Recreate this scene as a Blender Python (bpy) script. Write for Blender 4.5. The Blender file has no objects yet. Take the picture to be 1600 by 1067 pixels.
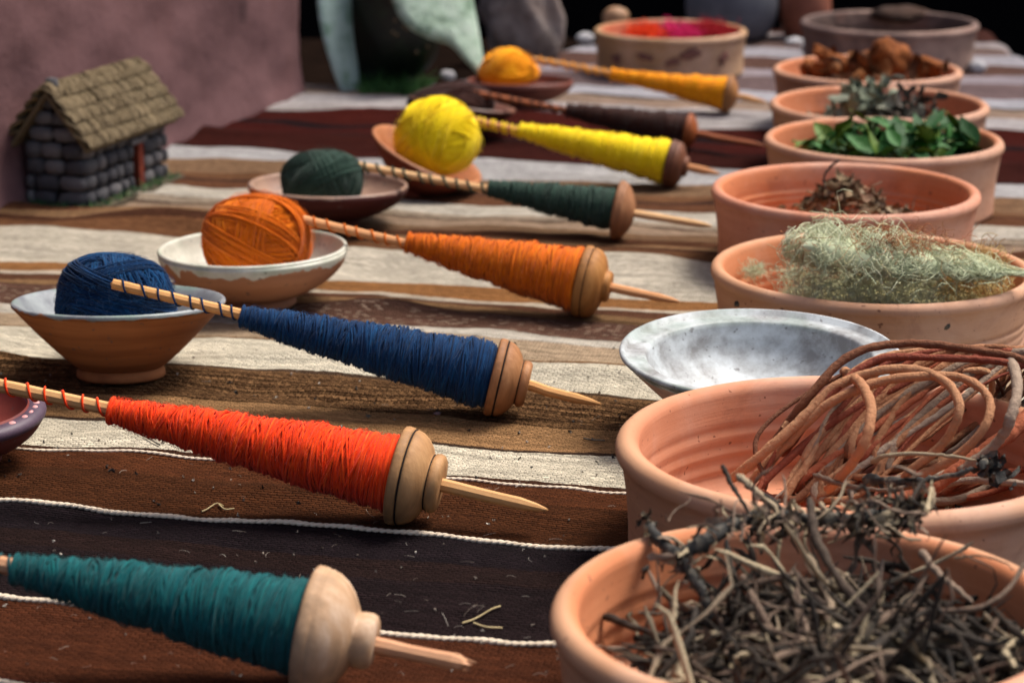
import bpy, math, random
import numpy as np
from mathutils import Vector, Matrix, Euler

random.seed(7)
rng = np.random.default_rng(7)
sc = bpy.context.scene
R = math.radians

# ------------------------------------------------------------------ camera, light
PITCH, FOC, CAMH = R(15.5), 3600.0, 0.585
cd = bpy.data.cameras.new('camera')
cam = bpy.data.objects.new('camera', cd)
sc.collection.objects.link(cam)
cam.location = (0, 0, CAMH)
cam.rotation_euler = (R(90) - PITCH, 0, 0)
cd.sensor_width = 36.0
cd.lens = 81.0
cd.clip_start = 0.05
cd.clip_end = 200
cd.dof.use_dof = True
cd.dof.focus_distance = 1.78
cd.dof.aperture_fstop = 7.8
sc.camera = cam

SUN_EL, SUN_AZ = R(62), R(58)          # azimuth measured from +Y (away from camera) towards +X
w = bpy.data.worlds.new('World')
sc.world = w
w.use_nodes = True
nt = w.node_tree
bg = nt.nodes['Background']
sky = nt.nodes.new('ShaderNodeTexSky')
sky.sky_type = 'NISHITA'
sky.sun_disc = False
sky.sun_elevation = SUN_EL
sky.sun_rotation = SUN_AZ
sky.air_density = 1.0
sky.dust_density = 6.0
sky.ozone_density = 1.0
nt.links.new(sky.outputs[0], bg.inputs[0])
bg.inputs[1].default_value = 0.062
sl = bpy.data.lights.new('sun', 'SUN')
sl.energy = 1.5
sl.angle = R(22)
sl.color = (1.0, 0.95, 0.88)
so = bpy.data.objects.new('sun', sl)
sc.collection.objects.link(so)
sd = Vector((math.sin(SUN_AZ) * math.cos(SUN_EL), math.cos(SUN_AZ) * math.cos(SUN_EL), math.sin(SUN_EL)))
so.rotation_euler = (-sd).to_track_quat('-Z', 'Y').to_euler()
so.location = (1, 1, 4)
sc.view_settings.view_transform = 'Standard'
sc.view_settings.look = 'None'
sc.view_settings.exposure = 1.5
sc.view_settings.gamma = 1.0


def at(px, py, z=0.0):
    """photo pixel (1600 wide) + height above the blanket -> point in the place"""
    x = (px - 800) / FOC
    v = (533.5 - py) / FOC
    d = Vector((x, math.cos(PITCH) + v * math.sin(PITCH), -math.sin(PITCH) + v * math.cos(PITCH)))
    return Vector((0, 0, CAMH)) + d * ((z - CAMH) / d.z)


# ------------------------------------------------------------------ object helpers
COL = sc.collection


def lin(c):
    r = []
    for v in c[:3]:
        v = v / 255.0
        r.append(v / 12.92 if v < 0.04045 else ((v + 0.055) / 1.055) ** 2.4)
    return (*r, 1.0)


def tag(o, label=None, cat=None, group=None, kind=None):
    if label: o['label'] = label
    if cat: o['category'] = cat
    if group: o['group'] = group
    if kind: o['kind'] = kind
    return o


def empty(name, loc=(0, 0, 0), rot=(0, 0, 0), label=None, cat=None, group=None):
    o = bpy.data.objects.new(name, None)
    o.empty_display_size = 0.02
    COL.objects.link(o)
    o.location = loc
    o.rotation_euler = rot
    return tag(o, label, cat, group)


def mesh_np(name, V, F, mats, smooth=True, tint=None, attrs=None, midx=None):
    """V (n,3); F list of arrays (quads or tris) -> mesh"""
    V = np.asarray(V, dtype=np.float32).reshape(-1, 3)
    if not isinstance(F, list):
        F = [F]
    F = [np.asarray(f, dtype=np.int32) for f in F if len(f)]
    me = bpy.data.meshes.new(name)
    me.vertices.add(len(V))
    me.vertices.foreach_set('co', V.ravel())
    li = np.concatenate([f.ravel() for f in F])
    cnt = np.concatenate([np.full(len(f), f.shape[1], dtype=np.int32) for f in F])
    st = np.concatenate([[0], np.cumsum(cnt)[:-1]]).astype(np.int32)
    me.loops.add(len(li))
    me.loops.foreach_set('vertex_index', li)
    me.polygons.add(len(cnt))
    me.polygons.foreach_set('loop_start', st)
    me.polygons.foreach_set('loop_total', cnt)
    me.update(calc_edges=True)
    me.polygons.foreach_set('use_smooth', np.full(len(cnt), smooth, dtype=bool))
    if tint is not None:
        a = me.attributes.new('tint', 'FLOAT', 'POINT')
        a.data.foreach_set('value', np.asarray(tint, dtype=np.float32).ravel())
    for k, v in (attrs or {}).items():
        a = me.attributes.new(k, 'FLOAT', 'POINT')
        a.data.foreach_set('value', np.asarray(v, dtype=np.float32).ravel())
    for m in (mats if isinstance(mats, (list, tuple)) else [mats]):
        me.materials.append(m)
    if midx is not None:
        me.polygons.foreach_set('material_index', np.asarray(midx, dtype=np.int32))
    me.validate()
    return me


def obj(name, me, parent=None, loc=None, rot=None):
    o = bpy.data.objects.new(name, me)
    COL.objects.link(o)
    if parent: o.parent = parent
    if loc is not None: o.location = loc
    if rot is not None: o.rotation_euler = rot
    return o


def tube_arrays(paths, rad, S=5, ti=None, cap=False):
    """paths (P,N,3), rad (P,N) -> V, quads, tint"""
    P, N, _ = paths.shape
    T = np.gradient(paths, axis=1)
    T /= np.linalg.norm(T, axis=2, keepdims=True) + 1e-12
    n = np.cross(T[:, 0], np.array([0.3, 0.2, 0.93]))
    bad = np.linalg.norm(n, axis=1) < 1e-3
    n[bad] = np.cross(T[bad, 0], np.array([1.0, 0, 0]))
    nn = np.empty_like(paths)
    for i in range(N):
        n = n - T[:, i] * np.sum(n * T[:, i], axis=1, keepdims=True)
        n /= np.linalg.norm(n, axis=1, keepdims=True) + 1e-12
        nn[:, i] = n
    b = np.cross(T, nn)
    a = np.arange(S) * 2 * np.pi / S
    V = paths[:, :, None, :] + rad[:, :, None, None] * (np.cos(a)[None, None, :, None] * nn[:, :, None, :] + np.sin(a)[None, None, :, None] * b[:, :, None, :])
    idx = np.arange(P * N * S).reshape(P, N, S)
    q = np.stack([idx[:, :-1, :], np.roll(idx, -1, 2)[:, :-1, :], np.roll(idx, -1, 2)[:, 1:, :], idx[:, 1:, :]], axis=-1).reshape(-1, 4)
    t = np.repeat(ti if ti is not None else rng.random(P), N * S)
    return V.reshape(-1, 3), q, t


def join_arrays(parts):
    Vs, Fs, Ts, off = [], [], [], 0
    for V, F, T in parts:
        Vs.append(V); Fs.append(F + off); Ts.append(T); off += len(V)
    if len({f.shape[1] for f in Fs}) == 1:
        Fs = [np.concatenate(Fs)]
    return np.concatenate(Vs), Fs, np.concatenate(Ts)


def lathe_arrays(prof, S=96, wob=0.0, seed=0, axis='z'):
    prof = np.array(prof, dtype=float)
    a = np.arange(S) * 2 * np.pi / S
    k = 1 + wob * (np.sin(2 * a + seed) + 0.6 * np.sin(3 * a + 2.1 * seed) + 0.3 * np.sin(5 * a + seed * 3.3))
    r = prof[:, 0][:, None] * k[None, :]
    z = prof[:, 1][:, None] + 0 * a[None, :] + wob * 0.25 * np.max(prof[:, 0]) * np.sin(2 * a + seed * 1.7)[None, :] * (prof[:, 1] / (np.max(prof[:, 1]) + 1e-9))[:, None]
    if axis == 'z':
        V = np.stack([r * np.cos(a), r * np.sin(a), z], axis=-1)
    else:
        V = np.stack([z, r * np.cos(a), r * np.sin(a)], axis=-1)
    n = len(prof)
    idx = np.arange(n * S).reshape(n, S)
    q = np.stack([idx[:-1], np.roll(idx, -1, 1)[:-1], np.roll(idx, -1, 1)[1:], idx[1:]], axis=-1).reshape(-1, 4)
    if axis != 'z':
        q = q[:, ::-1]
    return V.reshape(-1, 3), q, np.zeros(n * S)


def lathe(name, prof, mat, S=96, wob=0.0, seed=0, parent=None, axis='z', smooth=True):
    V, F, t = lathe_arrays(prof, S, wob, seed, axis)
    return obj(name, mesh_np(name, V, F, mat, smooth), parent)


def smooth_path(pts, n=24):
    """Catmull-Rom through control points"""
    P = np.array([list(p) for p in pts], dtype=float)
    P = np.vstack([2 * P[0] - P[1], P, 2 * P[-1] - P[-2]])
    m = len(P) - 3
    out = []
    for t in np.linspace(0, m - 1e-6, n):
        i = int(t); f = t - i
        p0, p1, p2, p3 = P[i], P[i + 1], P[i + 2], P[i + 3]
        out.append(0.5 * ((2 * p1) + (-p0 + p2) * f + (2 * p0 - 5 * p1 + 4 * p2 - p3) * f * f + (-p0 + 3 * p1 - 3 * p2 + p3) * f ** 3))
    return np.array(out)


def sn(x, y, seed=0, oct=3):
    """cheap smooth noise, vectorised"""
    v = 0; a = 1.0; f = 1.0; tot = 0
    r = np.random.default_rng(seed)
    for o in range(oct):
        for k in range(3):
            th = r.random() * 6.28; ph = r.random() * 6.28; g = f * (0.7 + 0.6 * r.random())
            v = v + a * np.sin(g * (x * np.cos(th) + y * np.sin(th)) + ph)
        tot += a * 1.7
        a *= 0.5; f *= 2.1
    return v / tot


# ------------------------------------------------------------------ materials
def newmat(name):
    m = bpy.data.materials.new(name)
    m.use_nodes = True
    return m, m.node_tree.nodes, m.node_tree.links, m.node_tree.nodes['Principled BSDF']


def node(ns, t, **kw):
    n = ns.new(t)
    for k, v in kw.items():
        if k in n.inputs: n.inputs[k].default_value = v
        else: setattr(n, k, v)
    return n


def ramp(ns, stops, interp='LINEAR'):
    r = ns.new('ShaderNodeValToRGB')
    r.color_ramp.interpolation = interp
    e = r.color_ramp.elements
    while len(e) < len(stops): e.new(0.5)
    for i, (p, c) in enumerate(stops):
        e[i].position = p
        e[i].color = c if len(c) == 4 else lin(c)
    return r


def basic(name, c1, c2, scale=20, rough=0.8, bump=0.3, bscale=None, stretch=(1, 1, 1), bdist=0.001, c3=None, spec=0.3, sheen=0, tint=None):
    """noise-varied colour and bump; tint = list of ramp colours driven by the 'tint' attribute"""
    m, ns, L, P = newmat(name)
    tc = ns.new('ShaderNodeTexCoord')
    mp = ns.new('ShaderNodeMapping')
    mp.inputs['Scale'].default_value = stretch
    L.new(tc.outputs['Object'], mp.inputs['Vector'])
    nz = node(ns, 'ShaderNodeTexNoise', Scale=scale, Detail=6.0, Roughness=0.6)
    L.new(mp.outputs[0], nz.inputs['Vector'])
    st = [(0.3, c1), (0.7, c2)] if c3 is None else [(0.28, c1), (0.52, c2), (0.74, c3)]
    r = ramp(ns, st)
    L.new(nz.outputs['Fac'], r.inputs['Fac'])
    col = r.outputs['Color']
    if tint:
        at_ = ns.new('ShaderNodeAttribute'); at_.attribute_name = 'tint'
        r2 = ramp(ns, [(i / max(1, len(tint) - 1), c) for i, c in enumerate(tint)])
        L.new(at_.outputs['Fac'], r2.inputs['Fac'])
        mx = ns.new('ShaderNodeMix'); mx.data_type = 'RGBA'; mx.inputs[0].default_value = 0.75
        L.new(col, mx.inputs[6]); L.new(r2.outputs[0], mx.inputs[7])
        col = mx.outputs[2]
    L.new(col, P.inputs['Base Color'])
    P.inputs['Roughness'].default_value = rough
    P.inputs['Specular IOR Level'].default_value = spec
    if sheen:
        P.inputs['Sheen Weight'].default_value = sheen
        P.inputs['Sheen Roughness'].default_value = 0.5
    b = node(ns, 'ShaderNodeTexNoise', Scale=bscale or scale * 4, Detail=5.0, Roughness=0.65)
    L.new(mp.outputs[0], b.inputs['Vector'])
    bp = node(ns, 'ShaderNodeBump', Strength=bump, Distance=bdist)
    L.new(b.outputs['Fac'], bp.inputs['Height'])
    L.new(bp.outputs[0], P.inputs['Normal'])
    return m


def terracotta(name, outer1, outer2, inner1, inner2, RR, zt):
    """wheel-thrown clay: ring marks, finger bands, mineral bloom; inside wall is barer, redder clay"""
    m, ns, L, P = newmat(name)
    tc = ns.new('ShaderNodeTexCoord')
    sp = ns.new('ShaderNodeSeparateXYZ')
    L.new(tc.outputs['Object'], sp.inputs[0])
    mp = ns.new('ShaderNodeMapping'); mp.inputs['Scale'].default_value = (5, 5, 110)
    L.new(tc.outputs['Object'], mp.inputs[0])
    rings = node(ns, 'ShaderNodeTexNoise', Scale=1.0, Detail=4.0, Roughness=0.6, Distortion=0.2)
    L.new(mp.outputs[0], rings.inputs['Vector'])
    blot = node(ns, 'ShaderNodeTexNoise', Scale=11.0, Detail=6.0, Roughness=0.62)
    L.new(tc.outputs['Object'], blot.inputs['Vector'])
    r1 = ramp(ns, [(0.34, outer1), (0.66, outer2)])
    r2 = ramp(ns, [(0.34, inner1), (0.66, inner2)])
    md = ns.new('ShaderNodeMath'); md.operation = 'MULTIPLY_ADD'; md.inputs[1].default_value = 0.45
    L.new(rings.outputs['Fac'], md.inputs[0])
    m2 = ns.new('ShaderNodeMath'); m2.operation = 'MULTIPLY'; m2.inputs[1].default_value = 0.55
    L.new(blot.outputs['Fac'], m2.inputs[0]); L.new(m2.outputs[0], md.inputs[2])
    L.new(md.outputs[0], r1.inputs[0]); L.new(md.outputs[0], r2.inputs[0])
    # inside / outside by radius from the pot's own axis
    cb = ns.new('ShaderNodeCombineXYZ'); L.new(sp.outputs[0], cb.inputs[0]); L.new(sp.outputs[1], cb.inputs[1])
    ln = ns.new('ShaderNodeVectorMath'); ln.operation = 'LENGTH'; L.new(cb.outputs[0], ln.inputs[0])
    mr = ns.new('ShaderNodeMapRange')
    mr.inputs['From Min'].default_value = RR - 0.0125; mr.inputs['From Max'].default_value = RR - 0.0075
    L.new(ln.outputs['Value'], mr.inputs['Value'])
    mx = ns.new('ShaderNodeMix'); mx.data_type = 'RGBA'
    L.new(mr.outputs[0], mx.inputs[0]); L.new(r2.outputs[0], mx.inputs[6]); L.new(r1.outputs[0], mx.inputs[7])
    # pale salt bloom patches and a few dark flecks
    bl2 = node(ns, 'ShaderNodeTexNoise', Scale=4.5, Detail=5.0, Roughness=0.7)
    L.new(tc.outputs['Object'], bl2.inputs['Vector'])
    rb = ramp(ns, [(0.46, (0, 0, 0, 1)), (0.74, (0.75, 0.75, 0.75, 1))])
    L.new(bl2.outputs['Fac'], rb.inputs[0])
    mx2 = ns.new('ShaderNodeMix'); mx2.data_type = 'RGBA'
    L.new(rb.outputs[0], mx2.inputs[0]); L.new(mx.outputs[2], mx2.inputs[6]); mx2.inputs[7].default_value = lin((202, 168, 150))
    fl = node(ns, 'ShaderNodeTexNoise', Scale=170.0, Detail=2.0)
    L.new(tc.outputs['Object'], fl.inputs['Vector'])
    rf = ramp(ns, [(0.69, (0, 0, 0, 1)), (0.73, (0.8, 0.8, 0.8, 1))])
    L.new(fl.outputs['Fac'], rf.inputs[0])
    mx3 = ns.new('ShaderNodeMix'); mx3.data_type = 'RGBA'
    L.new(rf.outputs[0], mx3.inputs[0]); L.new(mx2.outputs[2], mx3.inputs[6]); mx3.inputs[7].default_value = lin((110, 70, 55))
    sm_ = node(ns, 'ShaderNodeTexNoise', Scale=8.0, Detail=7.0, Roughness=0.75, Distortion=0.6)
    L.new(tc.outputs['Object'], sm_.inputs['Vector'])
    rs_m = ramp(ns, [(0.56, (0, 0, 0, 1)), (0.72, (0.55, 0.55, 0.55, 1))]); L.new(sm_.outputs['Fac'], rs_m.inputs[0])
    mx4 = ns.new('ShaderNodeMix'); mx4.data_type = 'RGBA'
    L.new(rs_m.outputs[0], mx4.inputs[0]); L.new(mx3.outputs[2], mx4.inputs[6]); mx4.inputs[7].default_value = lin((132, 86, 72))
    L.new(mx4.outputs[2], P.inputs['Base Color'])
    P.inputs['Roughness'].default_value = 0.82
    P.inputs['Specular IOR Level'].default_value = 0.2
    bp = node(ns, 'ShaderNodeBump', Strength=0.45, Distance=0.0014)
    L.new(rings.outputs['Fac'], bp.inputs['Height'])
    gr = node(ns, 'ShaderNodeTexNoise', Scale=420.0, Detail=3.0)
    L.new(tc.outputs['Object'], gr.inputs['Vector'])
    bp2 = node(ns, 'ShaderNodeBump', Strength=0.25, Distance=0.0004)
    L.new(gr.outputs['Fac'], bp2.inputs['Height']); L.new(bp.outputs[0], bp2.inputs['Normal'])
    L.new(bp2.outputs[0], P.inputs['Normal'])
    return m


def glazed(name, clay1, clay2, gl1, gl2, green, zedge, RR, inner_gl=True, rough=0.35, drip=0.012):
    """clay bowl dipped in glaze: glaze covers the inside and runs over the rim with an uneven edge"""
    m, ns, L, P = newmat(name)
    tc = ns.new('ShaderNodeTexCoord')
    sp = ns.new('ShaderNodeSeparateXYZ'); L.new(tc.outputs['Object'], sp.inputs[0])
    mp = ns.new('ShaderNodeMapping'); mp.inputs['Scale'].default_value = (8, 8, 90)
    L.new(tc.outputs['Object'], mp.inputs[0])
    rings = node(ns, 'ShaderNodeTexNoise', Scale=1.0, Detail=4.0); L.new(mp.outputs[0], rings.inputs['Vector'])
    rc = ramp(ns, [(0.3, clay1), (0.7, clay2)]); L.new(rings.outputs['Fac'], rc.inputs[0])
    blot = node(ns, 'ShaderNodeTexNoise', Scale=28.0, Detail=6.0, Roughness=0.65); L.new(tc.outputs['Object'], blot.inputs['Vector'])
    rg = ramp(ns, [(0.36, gl1), (0.6, gl2)]); L.new(blot.outputs['Fac'], rg.inputs[0])
    n2 = node(ns, 'ShaderNodeTexNoise', Scale=34.0, Detail=3.0, Roughness=0.6); L.new(tc.outputs['Object'], n2.inputs['Vector'])
    # height of the glaze edge
    ma = ns.new('ShaderNodeMath'); ma.operation = 'MULTIPLY_ADD'; ma.inputs[1].default_value = drip * 3
    L.new(n2.outputs['Fac'], ma.inputs[0]); L.new(sp.outputs[2], ma.inputs[2])
    mr = ns.new('ShaderNodeMapRange')
    mr.inputs['From Min'].default_value = zedge + drip * 1.5 - 0.0006; mr.inputs['From Max'].default_value = zedge + drip * 1.5 + 0.0006
    L.new(ma.outputs[0], mr.inputs['Value'])
    fac = mr.outputs[0]
    if inner_gl:
        geo = ns.new('ShaderNodeAttribute'); geo.attribute_name = 'inside'
        mm = ns.new('ShaderNodeMath'); mm.operation = 'MAXIMUM'
        L.new(fac, mm.inputs[0]); L.new(geo.outputs['Fac'], mm.inputs[1]); fac = mm.outputs[0]
    mx = ns.new('ShaderNodeMix'); mx.data_type = 'RGBA'
    L.new(fac, mx.inputs[0]); L.new(rc.outputs[0], mx.inputs[6])
    # green tinge pooled near the rim
    mg = ns.new('ShaderNodeMix'); mg.data_type = 'RGBA'
    n3 = node(ns, 'ShaderNodeTexNoise', Scale=17.0, Detail=4.0); L.new(tc.outputs['Object'], n3.inputs['Vector'])
    r3 = ramp(ns, [(0.5, (0, 0, 0, 1)), (0.62, (0.45, 0.45, 0.45, 1))]); L.new(n3.outputs['Fac'], r3.inputs[0])
    zr = ns.new('ShaderNodeMapRange'); zr.inputs['From Min'].default_value = zedge - 0.001; zr.inputs['From Max'].default_value = zedge + 0.004
    L.new(sp.outputs[2], zr.inputs['Value'])
    mu = ns.new('ShaderNodeMath'); mu.operation = 'MULTIPLY'; L.new(r3.outputs[0], mu.inputs[0]); L.new(zr.outputs[0], mu.inputs[1])
    L.new(mu.outputs[0], mg.inputs[0]); L.new(rg.outputs[0], mg.inputs[6]); mg.inputs[7].default_value = lin(green)
    L.new(mg.outputs[2], mx.inputs[7])
    # specks where the glaze is crazed
    fl = node(ns, 'ShaderNodeTexNoise', Scale=150.0, Detail=2.0); L.new(tc.outputs['Object'], fl.inputs['Vector'])
    rf = ramp(ns, [(0.66, (0, 0, 0, 1)), (0.72, (0.6, 0.6, 0.6, 1))]); L.new(fl.outputs['Fac'], rf.inputs[0])
    mk = ns.new('ShaderNodeMix'); mk.data_type = 'RGBA'
    L.new(rf.outputs[0], mk.inputs[0]); L.new(mx.outputs[2], mk.inputs[6]); mk.inputs[7].default_value = lin((85, 78, 75))
    L.new(mk.outputs[2], P.inputs['Base Color'])
    P.inputs['Specular IOR Level'].default_value = 0.25
    rr = ns.new('ShaderNodeMapRange'); rr.inputs['To Min'].default_value = 0.85; rr.inputs['To Max'].default_value = rough
    L.new(fac, rr.inputs['Value']); L.new(rr.outputs[0], P.inputs['Roughness'])
    bp = node(ns, 'ShaderNodeBump', Strength=0.4, Distance=0.001); L.new(rings.outputs['Fac'], bp.inputs['Height'])
    bp2 = node(ns, 'ShaderNodeBump', Strength=0.3, Distance=0.0006); L.new(blot.outputs['Fac'], bp2.inputs['Height']); L.new(bp.outputs[0], bp2.inputs['Normal'])
    L.new(bp2.outputs[0], P.inputs['Normal'])
    return m


def yarnmat(name, dark, mid, light):
    m = basic(name, dark, light, scale=90, rough=0.95, bump=0.6, bscale=900, bdist=0.0005, spec=0.08, sheen=0.12, tint=[dark, mid, mid, light])
    return m


def whorlmat(name, c1, c2):
    m = basic(name, [max(0, v * .74) for v in c1], c1, scale=38, rough=.62, bump=.5, bscale=210, stretch=(1.0, 1.6, .5), bdist=.0012, c3=c2, spec=.3)
    return m


def woodmat(name, c1, c2, axis=0, rough=0.6):
    st = [70, 70, 70]; st[axis] = 6
    return basic(name, c1, c2, scale=1.6, rough=rough, bump=0.35, bscale=9, stretch=tuple(st), bdist=0.0006, spec=0.3)


# ------------------------------------------------------------------ blanket
TH = R(13)
CT, ST = math.cos(TH), math.sin(TH)


def su(x, y):
    return y * CT + x * ST, x * CT - y * ST


def wob(u, s):
    far_ = np.clip((s - 2.25) / .3, 0, 1)
    return far_ * (.006 * np.sin(u * 11 + s * 6) + .004 * np.sin(u * 23 + s * 13 + 2)) + 0.004 * np.sin(u * 7 + s * 5) + 0.0022 * np.sin(u * 17 + s * 23 + 1) + 0.0011 * np.sin(u * 43 + s * 9 + 2)


flat_spots = []        # (x, y, radius) where things press the blanket flat


def ridge(s, u, s0, a, sg, k, ph, lo=0.25):
    m = lo + (1 - lo) * np.clip(0.5 + 0.9 * np.sin(u * k + ph) + 0.35 * np.sin(u * k * 2.7 + ph * 3), 0, 1.3)
    c = s0 + 0.012 * np.sin(u * 5 + ph)
    return a * m * np.exp(-((s - c) / sg) ** 2)


def cloth_z(x, y):
    x = np.asarray(x, dtype=float); y = np.asarray(y, dtype=float)
    s, u = su(x, y)
    z = 0.0040 * sn(u * 9, s * 24, 3) + 0.0020 * sn(u * 30, s * 60, 5) + .0009 * sn(u * 60, s * 140, 6, 2)
    z = z + ridge(s, u, 1.815, 0.009, 0.018, 4, 0.3) - ridge(s, u, 1.85, 0.008, 0.010, 3, 0.3, 0.5) + ridge(s, u, 1.885, 0.008, 0.014, 5, 1.0)
    z = z + ridge(s, u, 2.47, 0.014, 0.032, 7, 2.0, 0.1) + ridge(s, u, 2.36, 0.006, 0.03, 5, 4.0) + ridge(s, u, 2.14, 0.005, 0.02, 6, 0.0)
    z = z + ridge(s, u, 2.78, 0.009, 0.03, 6, 1.3, 0.1) + ridge(s, u, 3.02, 0.008, 0.03, 4, 0.5) + ridge(s, u, 3.25, 0.008, 0.03, 9, 2.5, 0.1) + ridge(s, u, 2.62, 0.007, 0.02, 8, 3.0)
    z = z + ridge(s, u, 1.25, 0.006, 0.016, 6, 2) + ridge(s, u, 1.44, 0.004, 0.016, 7, 2) + ridge(s, u, 1.59, 0.004, 0.02, 5, 3) + ridge(s, u, 1.69, 0.005, 0.022, 5, 1) + ridge(s, u, 1.95, 0.005, 0.018, 6, 4)
    for fx, fy, fr in flat_spots:
        d = ((x - fx) ** 2 + (y - fy) ** 2) / fr ** 2
        z = z * (1 - np.exp(-d * d))
    return z


STR = [  # start of stripe (metres across), colour
    (0.60, (58, 26, 18)), (1.075, (30, 22, 24)), (1.12, (66, 32, 22)), (1.219, (72, 38, 22)), (1.343, (31, 22, 23)), (1.43, (36, 24, 22)), (1.47, (28, 21, 24)),
    (1.523, (68, 38, 20)), (1.60, (80, 44, 24)), (1.653, (62, 38, 26)), (1.660, (200, 190, 168)), (1.735, (60, 44, 34)), (1.742, (146, 110, 74)),
    (1.80, (112, 82, 54)), (1.897, (74, 56, 42)), (1.902, (200, 191, 170)), (1.994, (116, 88, 62)), (2.0, (168, 146, 120)), (2.052, (184, 176, 162)),
    (2.08, (92, 66, 54)), (2.14, (128, 98, 68)), (2.172, (88, 58, 42)), (2.196, (178, 166, 148)), (2.204, (136, 94, 56)), (2.246, (186, 177, 160)), (2.398, (104, 70, 46))]
STR2 = [(2.398, (104, 70, 46)), (2.43, (74, 46, 32)), (2.452, (128, 98, 70)), (2.466, (90, 58, 40)), (2.495, (112, 86, 64)), (2.53, (146, 124, 104)), (2.565, (92, 74, 62)), (2.572, (150, 134, 116)), (2.587, (184, 176, 162)), (2.662, (98, 64, 44)), (2.70, (70, 46, 36)), (2.712, (110, 76, 52)), (2.735, (128, 100, 76)), (2.81, (168, 166, 166)),
        (2.918, (54, 20, 15)), (3.04, (34, 18, 18)), (3.07, (60, 18, 14)), (3.13, (30, 16, 18)), (3.16, (64, 20, 14)), (3.235, (160, 154, 152)), (3.30, (172, 166, 166)), (3.385, (150, 128, 112)), (3.46, (58, 44, 40)), (3.472, (168, 166, 172)),
        (3.57, (110, 92, 92)), (3.70, (150, 140, 146)), (3.79, (96, 70, 62)), (3.90, (164, 160, 166)), (4.02, (112, 92, 86)), (4.12, (160, 150, 150)), (4.2, (70, 40, 34))]


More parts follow.
